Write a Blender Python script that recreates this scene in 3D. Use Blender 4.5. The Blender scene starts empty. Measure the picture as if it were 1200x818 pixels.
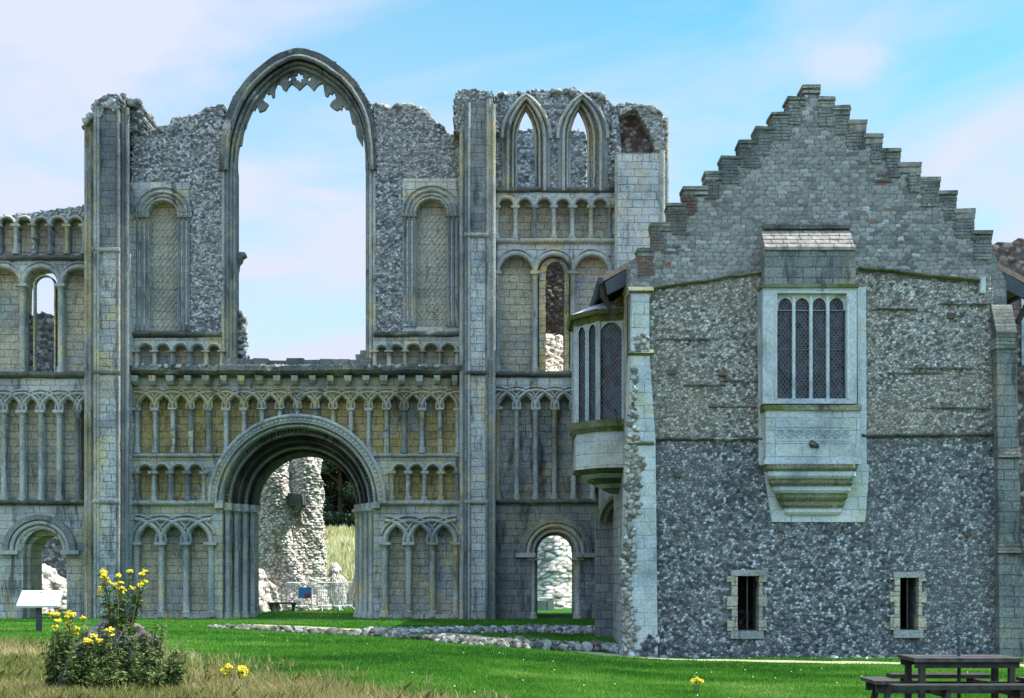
import bpy, bmesh, math, random
import numpy as np
from mathutils import Vector, geometry

random.seed(7); RNG = np.random.default_rng(11)
SC = bpy.context.scene; COL = SC.collection
R = math.radians

# ------------------------------------------------------------------ camera, sky, sun, exposure
S, EYE, HY = 1728.0, 1.61, 667.0          # focal length in photo pixels, eye height, horizon row
cam = bpy.data.cameras.new('camera'); co = bpy.data.objects.new('camera', cam); COL.objects.link(co)
co.location = (0, 0, EYE); co.rotation_euler = (R(90), 0, 0)
cam.sensor_width = 36.0; cam.lens = 36.0*S/1200.0; cam.shift_y = (HY-409.0)/1200.0
cam.clip_start = 0.1; cam.clip_end = 3000
SC.camera = co
SUN = Vector((0.53, 0.035, 0.85)).normalized()
sl = bpy.data.lights.new('sun', 'SUN'); so = bpy.data.objects.new('sun', sl); COL.objects.link(so)
sl.energy = 4.4; sl.angle = R(0.5); sl.color = (1.0, 0.95, 0.86)
so.rotation_euler = (-SUN).to_track_quat('-Z', 'Y').to_euler(); so.location = (20, 20, 40)
W = bpy.data.worlds.new('World'); SC.world = W; W.use_nodes = True
SC.view_settings.view_transform = 'Standard'; SC.view_settings.look = 'None'
SC.view_settings.exposure = 1.25; SC.view_settings.gamma = 1.0
SC.view_settings.use_curve_mapping = False
SC.cycles.max_bounces = 6; SC.cycles.diffuse_bounces = 4; SC.cycles.transparent_max_bounces = 6
SC.cycles.use_denoising = True

def node(nt, typ, ins=None, **kw):
    n = nt.nodes.new(typ)
    for k, v in kw.items(): setattr(n, k, v)
    for k, v in (ins or {}).items():
        if hasattr(v, 'is_output'): nt.links.new(v, n.inputs[k])
        else: n.inputs[k].default_value = v
    return n
def c4(c): return (c[0], c[1], c[2], 1.0)

def make_world():
    nt = W.node_tree; bg = nt.nodes['Background']
    sky = node(nt, 'ShaderNodeTexSky', sky_type='NISHITA')
    sky.sun_disc = False; sky.sun_elevation = math.asin(SUN.z); sky.sun_rotation = math.atan2(SUN.x, SUN.y)
    sky.air_density = 1.0; sky.dust_density = 0.6; sky.ozone_density = 1.3; sky.altitude = 20
    tc = node(nt, 'ShaderNodeTexCoord')
    sep = node(nt, 'ShaderNodeSeparateXYZ', {0: tc.outputs['Generated']})
    # thin high cloud, laid out on a flat layer overhead
    zz = node(nt, 'ShaderNodeMath', {0: sep.outputs[2], 1: 0.16}, operation='ADD')
    dx = node(nt, 'ShaderNodeMath', {0: sep.outputs[0], 1: zz.outputs[0]}, operation='DIVIDE')
    dy = node(nt, 'ShaderNodeMath', {0: sep.outputs[1], 1: zz.outputs[0]}, operation='DIVIDE')
    cv = node(nt, 'ShaderNodeCombineXYZ', {0: dx.outputs[0], 1: dy.outputs[0], 2: 0.35})
    n1 = node(nt, 'ShaderNodeTexNoise', {'Vector': cv.outputs[0], 'Scale': 1.5, 'Detail': 7.0, 'Roughness': 0.55, 'Distortion': 0.6})
    r1 = node(nt, 'ShaderNodeMapRange', {'Value': n1.outputs['Fac'], 'From Min': 0.38, 'From Max': 0.64, 'To Min': 0.12, 'To Max': 0.97})
    low = node(nt, 'ShaderNodeMapRange', {'Value': sep.outputs[2], 'From Min': 0.0, 'From Max': 0.36, 'To Min': 0.98, 'To Max': 0.0})
    thin = node(nt, 'ShaderNodeMapRange', {'Value': sep.outputs[0], 'From Min': -0.12, 'From Max': 0.34, 'To Min': 0.12, 'To Max': -0.25})
    hgt = node(nt, 'ShaderNodeMapRange', {'Value': sep.outputs[2], 'From Min': 0.12, 'From Max': 0.37, 'To Min': 0.62, 'To Max': -0.05})
    ad = node(nt, 'ShaderNodeMath', {0: r1.outputs[0], 1: thin.outputs[0]}, operation='ADD')
    ad2 = node(nt, 'ShaderNodeMath', {0: ad.outputs[0], 1: hgt.outputs[0]}, operation='ADD')
    mx = node(nt, 'ShaderNodeMath', {0: ad2.outputs[0], 1: low.outputs[0]}, operation='MAXIMUM')
    # one small puff of cumulus over the gable
    sb = node(nt, 'ShaderNodeVectorMath', {0: tc.outputs['Generated'], 1: (.208, .930, .318)}, operation='SUBTRACT')
    sq = node(nt, 'ShaderNodeVectorMath', {0: sb.outputs[0], 1: (1.0, 1.0, 1.7)}, operation='MULTIPLY')
    ln = node(nt, 'ShaderNodeVectorMath', {0: sq.outputs[0]}, operation='LENGTH')
    n2 = node(nt, 'ShaderNodeTexNoise', {'Vector': tc.outputs['Generated'], 'Scale': 26.0, 'Detail': 6.0, 'Roughness': 0.55})
    pf = node(nt, 'ShaderNodeMath', {0: ln.outputs['Value'], 1: n2.outputs['Fac']}, operation='MULTIPLY')
    pm = node(nt, 'ShaderNodeMapRange', {'Value': pf.outputs[0], 'From Min': 0.008, 'From Max': 0.024, 'To Min': 0.85, 'To Max': 0.0})
    mx = node(nt, 'ShaderNodeMath', {0: mx.outputs[0], 1: pm.outputs[0]}, operation='MAXIMUM')
    fac = node(nt, 'ShaderNodeMath', {0: mx.outputs[0], 1: 0.93}, operation='MULTIPLY', use_clamp=True)
    tint = node(nt, 'ShaderNodeMixRGB', {'Fac': 1.0, 'Color1': sky.outputs[0], 'Color2': (.58, 1.20, 1.10, 1)}, blend_type='MULTIPLY')
    mix = node(nt, 'ShaderNodeMixRGB', {'Fac': fac.outputs[0], 'Color1': tint.outputs[0], 'Color2': (3.85, 4.10, 5.20, 1)})
    # added: unseen sky behind the camera brightened, most high up, to fill shaded fronts
    west = node(nt, 'ShaderNodeMapRange', {'Value': sep.outputs[1], 'From Min': 0.05, 'From Max': -0.45, 'To Min': 0.0, 'To Max': 1.0})
    up = node(nt, 'ShaderNodeMapRange', {'Value': sep.outputs[2], 'From Min': 0.12, 'From Max': 0.62, 'To Min': 0.15, 'To Max': 3.1})
    west = node(nt, 'ShaderNodeMath', {0: west.outputs[0], 1: up.outputs[0], 2: 1.0}, operation='MULTIPLY_ADD')
    vs = node(nt, 'ShaderNodeVectorMath', {0: mix.outputs[0], 'Scale': west.outputs[0]}, operation='SCALE')
    nt.links.new(vs.outputs[0], bg.inputs[0]); bg.inputs[1].default_value = 0.085
make_world()

# ------------------------------------------------------------------ numpy noise and the lie of the land
def _h(ix, iy, s=0):
    n = (ix.astype(np.int64)*374761393 + iy.astype(np.int64)*668265263 + s*1442695041) & 0xffffffff
    n = ((n ^ (n >> 13))*1274126177) & 0xffffffff
    return ((n ^ (n >> 16)) & 0xffffff)/float(0x1000000)
def vnoise(x, y, s=0):
    x = np.asarray(x, float); y = np.asarray(y, float)
    ix = np.floor(x); iy = np.floor(y); fx = x-ix; fy = y-iy
    fx = fx*fx*(3-2*fx); fy = fy*fy*(3-2*fy)
    a = _h(ix, iy, s); b = _h(ix+1, iy, s); c = _h(ix, iy+1, s); d = _h(ix+1, iy+1, s)
    return (a*(1-fx)+b*fx)*(1-fy)+(c*(1-fx)+d*fx)*fy
def fbm(x, y, s=0, o=4):
    t = 0; a = 0.5; f = 1.0
    for k in range(o): t = t+a*vnoise(np.asarray(x)*f, np.asarray(y)*f, s+k); a *= 0.5; f *= 2.03
    return t
def sst(a, b, x):
    t = np.clip((np.asarray(x, float)-a)/(b-a), 0, 1); return t*t*(3-2*t)
def ground(x, y):
    x = np.asarray(x, float); y = np.asarray(y, float)
    z = -0.45*sst(-3, 4, x)*np.interp(y, [0, 17.5, 26, 34, 40, 47, 60], [.35, .38, .7, 1, .65, 0, 0])
    z = z+0.17*sst(-4, -9, x)*np.interp(y, [0, 18, 26, 34, 42, 47.5], [-.8, -.8, .2, 1, .5, 0])
    z = z+5.3*sst(72, 150, y)
    return z+(fbm(x*.5, y*.5, 3, 3)-.45)*.05*np.clip((46-y)/6, 0, 1)
def G(x, y): return float(ground(x, y))
def PX(px, Y): return (px-600.0)*Y/S
def PZ(py, Y): return EYE-(py-HY)*Y/S

# ------------------------------------------------------------------ materials
MATS = {}
def base_mat(name):
    m = bpy.data.materials.new(name); m.use_nodes = True; MATS[name] = m
    nt = m.node_tree; b = nt.nodes['Principled BSDF']
    return m, nt, b
def bump(nt, b, height, strength, dist):
    bp = node(nt, 'ShaderNodeBump', {'Height': height, 'Strength': strength, 'Distance': dist})
    nt.links.new(bp.outputs[0], b.inputs['Normal'])
def ramp(nt, fac, stops, interp='LINEAR'):
    r = node(nt, 'ShaderNodeValToRGB', {'Fac': fac}); cr = r.color_ramp; cr.interpolation = interp
    while len(cr.elements) < len(stops): cr.elements.new(0.5)
    for e, (p, c) in zip(cr.elements, stops): e.position = p; e.color = c4(c)
    return r.outputs[0]
def wall_uv(nt, warp=0.03):
    g = node(nt, 'ShaderNodeNewGeometry')
    nz = node(nt, 'ShaderNodeTexNoise', {'Vector': g.outputs['Position'], 'Scale': 2.2, 'Detail': 2.0})
    sub = node(nt, 'ShaderNodeVectorMath', {0: nz.outputs['Color'], 1: (.5, .5, .5)}, operation='SUBTRACT')
    scl = node(nt, 'ShaderNodeVectorMath', {0: sub.outputs[0], 'Scale': warp}, operation='SCALE')
    add = node(nt, 'ShaderNodeVectorMath', {0: g.outputs['Position'], 1: scl.outputs[0]}, operation='ADD')
    sp = node(nt, 'ShaderNodeSeparateXYZ', {0: add.outputs[0]})
    u = node(nt, 'ShaderNodeMath', {0: sp.outputs[0], 1: sp.outputs[1]}, operation='ADD')
    cv = node(nt, 'ShaderNodeCombineXYZ', {0: u.outputs[0], 1: sp.outputs[2], 2: 0.0})
    return g.outputs['Position'], cv.outputs[0]
def noise(nt, vec, scale, detail=4.0, rough=0.55, dist=0.0):
    return node(nt, 'ShaderNodeTexNoise', {'Vector': vec, 'Scale': scale, 'Detail': detail, 'Roughness': rough, 'Distortion': dist}).outputs['Fac']
def mrange(nt, v, a, b, c=0.0, d=1.0):
    return node(nt, 'ShaderNodeMapRange', {'Value': v, 'From Min': a, 'From Max': b, 'To Min': c, 'To Max': d}).outputs[0]
def mixc(nt, f, a, b, mode='MIX'):
    ins = {'Fac': f, 'Color1': a if hasattr(a, 'is_output') else c4(a), 'Color2': b if hasattr(b, 'is_output') else c4(b)}
    return node(nt, 'ShaderNodeMixRGB', ins, blend_type=mode).outputs[0]

def ashlar(name, c1, c2, patch, mortar=(.055, .056, .053), bw=.46, bh=.245, ms=.011, patch_scale=.55, patch_at=.52,
           dark=(.07, .08, .08), dark_at=.60, pale=(.50, .54, .56), pale_at=.63, bstr=.9, warp=.045, bricks=True, grain=.75):
    m, nt, b = base_mat(name); pos, uv = wall_uv(nt, warp)
    if bricks:
        br = node(nt, 'ShaderNodeTexBrick', {'Vector': uv, 'Color1': (0, 0, 0, 1), 'Color2': (1, 1, 1, 1), 'Mortar': (.5, .5, .5, 1), 'Scale': 1.0,
                  'Mortar Size': ms, 'Mortar Smooth': .35, 'Bias': 0.0, 'Brick Width': bw, 'Row Height': bh}, offset=.5, squash=.75, squash_frequency=3)
        col = ramp(nt, br.outputs['Color'], [(0.0, tuple((x+y)*.5 for x, y in zip(c1, c2))), (.45, c1), (.8, tuple(x*1.08 for x in c1)), (1.0, tuple(x*.85 for x in c1))])
        mort = br.outputs['Fac']
    else:
        col = mixc(nt, noise(nt, pos, 3.0), c1, c2); mort = None
    pn = mrange(nt, noise(nt, pos, patch_scale, 5, .6, .4), patch_at-.06, patch_at+.07)
    if bricks:
        hb = mrange(nt, br.outputs['Color'], .2, .8, -.22, .22)
        pn = node(nt, 'ShaderNodeMath', {0: pn, 1: hb}, operation='ADD', use_clamp=True).outputs[0]
    col = mixc(nt, pn, col, patch)
    pl = mrange(nt, noise(nt, pos, 1.7, 6, .65, .3), pale_at, pale_at+.10, 0, .75)
    col = mixc(nt, pl, col, pale)
    st = node(nt, 'ShaderNodeMapping', {'Vector': pos, 'Scale': (2.2, 2.2, .45)})
    dk = mrange(nt, noise(nt, st.outputs[0], 1.3, 7, .72, .2), dark_at-.005, dark_at+.10, 0, .76)
    col = mixc(nt, dk, col, dark)
    sp = noise(nt, pos, 20, 5, .78)
    col = mixc(nt, grain, col, mixc(nt, 1.0, col, ramp(nt, sp, [(.28, (.18, .18, .18)), (.46, (.85, .85, .85)), (.70, (1.7, 1.7, 1.7))]), 'MULTIPLY'))
    sp2 = mrange(nt, noise(nt, pos, 9, 4, .7), .62, .70, 0, .5)
    col = mixc(nt, sp2, col, tuple(x*.35 for x in c1))
    big = ramp(nt, noise(nt, pos, .5, 6, .68, .5), [(.34, (.52, .56, .60)), (.5, (.95, .95, .94)), (.66, (1.18, 1.15, 1.08))])
    col = mixc(nt, 1.0, col, big, 'MULTIPLY')
    if mort is not None: col = mixc(nt, node(nt, 'ShaderNodeMath', {0: mort, 1: mrange(nt, noise(nt, pos, 1.9, 3), .32, .64, .15, .88)}, operation='MULTIPLY').outputs[0], col, mortar)
    nt.links.new(col, b.inputs['Base Color']); b.inputs['Roughness'].default_value = .9; b.inputs['Specular IOR Level'].default_value = .15
    hn = node(nt, 'ShaderNodeMath', {0: sp, 1: noise(nt, pos, 5, 4, .6)}, operation='ADD').outputs[0]
    if mort is not None:
        hn = node(nt, 'ShaderNodeMath', {0: hn, 1: node(nt, 'ShaderNodeMath', {0: mort, 1: 1.6}, operation='MULTIPLY').outputs[0]}, operation='SUBTRACT').outputs[0]
    bump(nt, b, hn, bstr, .03)
    return m

def flint(name, stops, mortar, edge0=.08, edge1=.30, tint=None, tint_amt=.5):
    """stones carry a random number each (attribute stone) and a distance to the joint (attribute edge)"""
    m, nt, b = base_mat(name)
    pos = node(nt, 'ShaderNodeNewGeometry').outputs['Position']
    st = node(nt, 'ShaderNodeAttribute', attribute_name='stone').outputs['Fac']
    ed = node(nt, 'ShaderNodeAttribute', attribute_name='edge').outputs['Fac']
    col = ramp(nt, st, stops)
    col = mixc(nt, .5, col, mixc(nt, 1.0, col, ramp(nt, noise(nt, pos, 22, 4, .7), [(.32, (.35, .36, .38)), (.5, (1, 1, 1)), (.7, (1.6, 1.6, 1.6))]), 'MULTIPLY'))
    if tint: col = mixc(nt, mrange(nt, noise(nt, pos, .45, 5, .6, .3), .46, .62, 0, tint_amt), col, mixc(nt, .5, col, tint))
    mo = mixc(nt, noise(nt, pos, 6), mortar, tuple(x*.45 for x in mortar))
    col = mixc(nt, mrange(nt, ed, edge0, edge1, 1, 0), col, mo)
    nt.links.new(col, b.inputs['Base Color']); b.inputs['Roughness'].default_value = .75; b.inputs['Specular IOR Level'].default_value = .25
    bump(nt, b, noise(nt, pos, 30, 3, .6), .5, .02)
    return m

def plain(name, c1, c2, scale=4.0, rough=.8, spec=.2, metal=0.0, bstr=.3, bscale=20.0):
    m, nt, b = base_mat(name)
    pos = node(nt, 'ShaderNodeNewGeometry').outputs['Position']
    col = mixc(nt, mrange(nt, noise(nt, pos, scale, 5, .65), .35, .65), c1, c2)
    nt.links.new(col, b.inputs['Base Color']); b.inputs['Roughness'].default_value = rough
    b.inputs['Specular IOR Level'].default_value = spec; b.inputs['Metallic'].default_value = metal
    if bstr: bump(nt, b, noise(nt, pos, bscale, 4, .6), bstr, .02)
    return m

def leafy(name, stops, attr='stone', trans=.35):
    m, nt, b = base_mat(name)
    st = node(nt, 'ShaderNodeAttribute', attribute_name=attr).outputs['Fac']
    col = ramp(nt, st, stops)
    nt.links.new(col, b.inputs['Base Color']); b.inputs['Roughness'].default_value = .65; b.inputs['Specular IOR Level'].default_value = .2
    tr = node(nt, 'ShaderNodeBsdfTranslucent', {'Color': col})
    mx = node(nt, 'ShaderNodeMixShader', {0: trans, 1: b.outputs[0], 2: tr.outputs[0]})
    nt.links.new(mx.outputs[0], nt.nodes['Material Output'].inputs['Surface'])
    return m

PB = (.40, .465, .51)
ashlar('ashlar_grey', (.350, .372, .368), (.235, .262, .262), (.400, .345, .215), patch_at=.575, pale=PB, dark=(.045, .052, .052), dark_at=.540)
ashlar('ashlar_warm', (.415, .335, .140), (.270, .230, .115), (.270, .290, .280), patch_at=.565, pale=PB, dark=(.055, .052, .036), dark_at=.555)
ashlar('ashlar_tan', (.385, .350, .250), (.265, .255, .20), (.275, .30, .30), patch_at=.57, pale=(.42, .42, .38), dark=(.07, .07, .06), dark_at=.59)
ashlar('ashlar_nave', (.340, .318, .220), (.230, .228, .172), (.290, .325, .335), patch_at=.54, pale=PB, dark=(.045, .045, .036), dark_at=.545)
ashlar('ashlar_low', (.290, .305, .288), (.185, .205, .198), (.350, .305, .185), patch_at=.565, pale=PB, pale_at=.585, dark=(.04, .046, .045), dark_at=.535)
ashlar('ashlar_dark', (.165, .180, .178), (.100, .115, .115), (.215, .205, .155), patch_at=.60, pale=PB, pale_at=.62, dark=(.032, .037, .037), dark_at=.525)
ashlar('ashlar_pale', (.370, .405, .415), (.300, .335, .345), (.33, .335, .25), patch_at=.60, dark=(.09, .10, .09), dark_at=.60, bw=.62, bh=.30, ms=.008, bstr=.4, pale=(.48, .51, .52), grain=.45)
ashlar('dressed_warm', (.345, .300, .175), (.215, .20, .13), (.26, .28, .27), patch_at=.56, bricks=False, dark=(.05, .048, .035), dark_at=.55, pale=PB)
ashlar('dressed_dark', (.185, .20, .195), (.105, .12, .12), (.24, .22, .15), patch_at=.59, bricks=False, dark=(.035, .04, .038), dark_at=.54, pale=PB)
ashlar('shade_stone', (.065, .063, .054), (.035, .035, .032), (.12, .11, .08), patch_at=.60, bricks=False, dark=(.022, .022, .02), dark_at=.53, pale=(.28, .29, .28), pale_at=.64)  # near-black tone stands in for shade on the portal's recessed orders
ashlar('dressed_stone', (.340, .350, .318), (.215, .238, .228), (.385, .335, .205), patch_at=.575, bricks=False, dark=(.045, .05, .046), dark_at=.56, pale=PB)
ashlar('dressed_pale', (.400, .440, .455), (.32, .36, .375), (.34, .35, .26), patch_at=.62, bricks=False, dark=(.10, .115, .10), dark_at=.585, bstr=.35, pale=(.50, .53, .54), grain=.45)
ashlar('mossy_stone', (.21, .215, .155), (.11, .118, .065), (.095, .108, .038), patch_at=.50, bricks=False, dark=(.03, .034, .022), dark_at=.54, pale=(.40, .42, .36))
ashlar('lichen_stone', (.110, .118, .112), (.055, .06, .058), (.17, .17, .145), patch_at=.56, bricks=False, dark=(.022, .025, .024), dark_at=.54, pale=(.38, .40, .40), pale_at=.58, bstr=1.0)
ashlar('gable_stone', (.165, .175, .172), (.105, .115, .115), (.225, .225, .20), patch_at=.55, bw=.40, bh=.20, ms=.016, patch_scale=1.1, dark=(.04, .045, .045), dark_at=.55, mortar=(.13, .13, .12), warp=.12, bstr=1.0, pale=(.34, .38, .40), pale_at=.60)
ashlar('red_brick', (.165, .085, .062), (.11, .07, .058), (.125, .13, .125), patch_at=.50, bw=.22, bh=.072, ms=.010, mortar=(.16, .15, .13), dark=(.04, .035, .035), dark_at=.56, pale=(.3, .28, .26), pale_at=.64)
ashlar('coping_stone', (.145, .155, .130), (.08, .095, .06), (.27, .26, .23), patch_at=.55, bw=.5, bh=.085, ms=.012, dark=(.03, .034, .03), dark_at=.56, pale=(.42, .40, .36))
flint('rubble_grey', [(0, (.04, .046, .048)), (.25, (.10, .11, .112)), (.55, (.185, .198, .198)), (.85, (.285, .298, .295)), (1, (.42, .43, .42))], (.115, .117, .105), edge0=.04, edge1=.20, tint=(.22, .195, .13), tint_amt=.5)
flint('rubble_white', [(0, (.20, .185, .16)), (.2, (.42, .39, .36)), (.55, (.68, .66, .62)), (1, (.86, .84, .80))], (.33, .29, .24), tint=(.40, .30, .19), tint_amt=.55)
flint('rubble_mid', [(0, (.03, .03, .027)), (.3, (.072, .069, .06)), (.65, (.14, .132, .118)), (1, (.28, .27, .25))], (.08, .085, .05), tint=(.06, .09, .025), tint_amt=.4)
flint('flint_light', [(0, (.04, .041, .04)), (.20, (.115, .115, .105)), (.50, (.225, .222, .20)), (.82, (.33, .326, .295)), (.975, (.48, .475, .44)), (.985, (.16, .085, .06)), (1, (.18, .095, .065))], (.125, .118, .09), edge0=.06, edge1=.30, tint=(.25, .205, .125), tint_amt=.7)
flint('flint_dark', [(0, (.022, .025, .03)), (.26, (.062, .070, .078)), (.55, (.125, .138, .146)), (.82, (.235, .25, .255)), (.985, (.42, .435, .43)), (.992, (.13, .09, .065)), (1, (.13, .09, .065))], (.075, .078, .076), edge0=.06, edge1=.30, tint=(.21, .205, .185), tint_amt=.6)
flint('gable_rubble', [(0, (.085, .087, .082)), (.25, (.135, .138, .128)), (.6, (.175, .178, .165)), (.90, (.225, .226, .21)), (.97, (.30, .31, .305)), (.985, (.14, .085, .065)), (1, (.15, .085, .065))], (.10, .10, .09), edge0=.03, edge1=.16, tint=(.235, .235, .22), tint_amt=.7)
plain('mound_stone', (.15, .125, .12), (.05, .043, .042), 12, .95, .1, bstr=1.0, bscale=30)
flint('mound_core', [(0, (.018, .015, .014)), (.4, (.05, .042, .038)), (.8, (.11, .095, .088)), (1, (.22, .20, .19))], (.04, .034, .028))
flint('rubble_red', [(0, (.035, .028, .028)), (.3, (.10, .062, .05)), (.6, (.16, .11, .095)), (.85, (.20, .185, .17)), (1, (.36, .35, .33))], (.10, .085, .075))
plain('roof_tile', (.30, .20, .145), (.17, .13, .105), 9, .85, .2)
plain('stone_slate', (.27, .245, .22), (.12, .11, .10), 6, .9, .15, bstr=.8)
plain('lead', (.46, .49, .53), (.32, .35, .39), 3, .5, .5, .2)
plain('came_lead', (.13, .145, .16), (.07, .08, .09), 6, .6, .3, bstr=0)
plain('iron', (.035, .045, .06), (.02, .025, .03), 5, .55, .4)
plain('dark_timber', (.028, .024, .022), (.055, .048, .042), 8, .85, .15)
plain('grey_timber', (.085, .078, .074), (.03, .027, .025), 9, .85, .15)
plain('galvanised', (.62, .64, .66), (.50, .52, .54), 5, .45, .5, .3)
plain('sign_white', (.55, .55, .58), (.50, .50, .54), 2, .4, .4, bstr=0)
plain('daisy_white', (.55, .58, .48), (.42, .48, .34), 3, .8, .1, bstr=0)
plain('sign_print', (.12, .13, .17), (.2, .2, .24), 30, .5, .3, bstr=0)
plain('board_blue', (.06, .25, .62), (.05, .19, .50), 2, .5, .4, bstr=0)
plain('print_red', (.35, .05, .06), (.25, .04, .06), 9, .5, .4, bstr=0)
plain('bark', (.085, .065, .045), (.04, .032, .024), 6, .9, .1, bstr=.9, bscale=9)
plain('gravel_path', (.33, .31, .21), (.22, .235, .12), 7, .95, .1, bstr=.6, bscale=60)
plain('interior_dark', (.02, .017, .015), (.035, .028, .022), 5, .95, .05)
leafy('leaves_dark', [(0, (.008, .018, .012)), (.6, (.02, .042, .018)), (1, (.05, .085, .03))], trans=.2)
leafy('leaves_weed', [(0, (.016, .034, .008)), (.4, (.055, .105, .022)), (.75, (.15, .21, .065)), (.92, (.30, .30, .14)), (1, (.17, .10, .05))])
leafy('lawn_blade', [(0, (.022, .085, .008)), (.35, (.052, .175, .013)), (.65, (.105, .255, .025)), (.88, (.20, .33, .06)), (1, (.36, .37, .15))], trans=.4)
leafy('dry_blade', [(0, (.045, .12, .012)), (.22, (.10, .15, .025)), (.42, (.25, .215, .08)), (.75, (.46, .38, .18)), (1, (.60, .52, .30))], trans=.35)
leafy('meadow_blade', [(0, (.14, .22, .05)), (.3, (.36, .34, .15)), (.7, (.60, .53, .30)), (1, (.74, .67, .44))], trans=.4)
leafy('ragwort_yellow', [(0, (.34, .30, .03)), (.4, (.58, .44, .02)), (1, (.80, .66, .05))], trans=.2)
leafy('dead_stalk', [(0, (.16, .12, .06)), (1, (.33, .27, .15))], trans=.1)

def glass_mat():
    m, nt, b = base_mat('leaded_glass')
    pos = node(nt, 'ShaderNodeNewGeometry').outputs['Position']
    nt.links.new(mixc(nt, noise(nt, pos, 3.5), (.006, .008, .013), (.020, .027, .038)), b.inputs['Base Color'])
    b.inputs['Roughness'].default_value = .14; b.inputs['Specular IOR Level'].default_value = .3
    vo = node(nt, 'ShaderNodeTexVoronoi', {'Vector': pos, 'Scale': 9.0})
    of = node(nt, 'ShaderNodeVectorMath', {0: vo.outputs['Color'], 1: (.5, .5, .5)}, operation='SUBTRACT')
    os_ = node(nt, 'ShaderNodeVectorMath', {0: of.outputs[0], 'Scale': .34}, operation='SCALE')
    gn = node(nt, 'ShaderNodeNewGeometry')
    ns = node(nt, 'ShaderNodeVectorMath', {0: gn.outputs['Normal'], 1: os_.outputs[0]}, operation='ADD')
    nn = node(nt, 'ShaderNodeVectorMath', {0: ns.outputs[0]}, operation='NORMALIZE')
    nt.links.new(nn.outputs[0], b.inputs['Normal'])
glass_mat()
def ground_mat():
    m, nt, b = base_mat('lawn')
    pos = node(nt, 'ShaderNodeNewGeometry').outputs['Position']
    sp = node(nt, 'ShaderNodeSeparateXYZ', {0: pos})
    g = mixc(nt, mrange(nt, noise(nt, pos, .9, 5, .6), .35, .65), (.022, .105, .010), (.050, .165, .018))
    g = mixc(nt, mrange(nt, noise(nt, pos, 24, 3, .7), .35, .7, 0, .7), g, (.006, .065, .004))
    d = mixc(nt, noise(nt, pos, 5, 5, .7), (.34, .28, .12), (.15, .15, .05))
    # the unmown ground in the near left corner lies below a line across the lawn
    ex = node(nt, 'ShaderNodeMath', {0: sp.outputs[0], 1: -1.447, 2: 17.2}, operation='MULTIPLY_ADD').outputs[0]
    ey = node(nt, 'ShaderNodeMath', {0: ex, 1: sp.outputs[1]}, operation='SUBTRACT').outputs[0]
    f = mrange(nt, ey, -1.4, 5.0)
    f = node(nt, 'ShaderNodeMath', {0: f, 1: mrange(nt, noise(nt, pos, .8, 5, .6), .3, .7, -.22, .22)}, operation='ADD').outputs[0]
    col = mixc(nt, mrange(nt, f, .25, 1.0), g, d)
    mead = mixc(nt, mrange(nt, noise(nt, pos, .12, 5, .65), .38, .60), (.40, .35, .18), (.12, .19, .05))
    col = mixc(nt, mrange(nt, sp.outputs[1], 66, 78), col, mead)
    nt.links.new(col, b.inputs['Base Color']); b.inputs['Roughness'].default_value = .95; b.inputs['Specular IOR Level'].default_value = .1
    bump(nt, b, noise(nt, pos, 40, 3, .7), .8, .04)
ground_mat()

# ------------------------------------------------------------------ object helpers
def empty(name, label, cat, loc, group=None):
    o = bpy.data.objects.new(name, None); COL.objects.link(o); o.location = loc; o.empty_display_size = .3
    tag(o, label, cat, group); return o
def tag(o, label=None, cat=None, group=None, kind=None):
    for k, v in (('label', label), ('category', cat), ('group', group), ('kind', kind)):
        if v: o[k] = v
    return o
def link(name, me, mat, parent=None):
    me.materials.append(MATS[mat]); o = bpy.data.objects.new(name, me); COL.objects.link(o)
    if parent is not None:
        o.parent = parent
        if parent.type == 'EMPTY': o.location = -Vector(parent.location)
    return o

_bm = bmesh.new(); bmesh.ops.create_icosphere(_bm, subdivisions=2, radius=1.0)
ICO_V = np.array([v.co[:] for v in _bm.verts]); ICO_F = [[v.index for v in f.verts] for f in _bm.faces]; _bm.free()
_bm = bmesh.new(); bmesh.ops.create_icosphere(_bm, subdivisions=1, radius=1.0)
ICO1_V = np.array([v.co[:] for v in _bm.verts]); ICO1_F = [[v.index for v in f.verts] for f in _bm.faces]; _bm.free()

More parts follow.
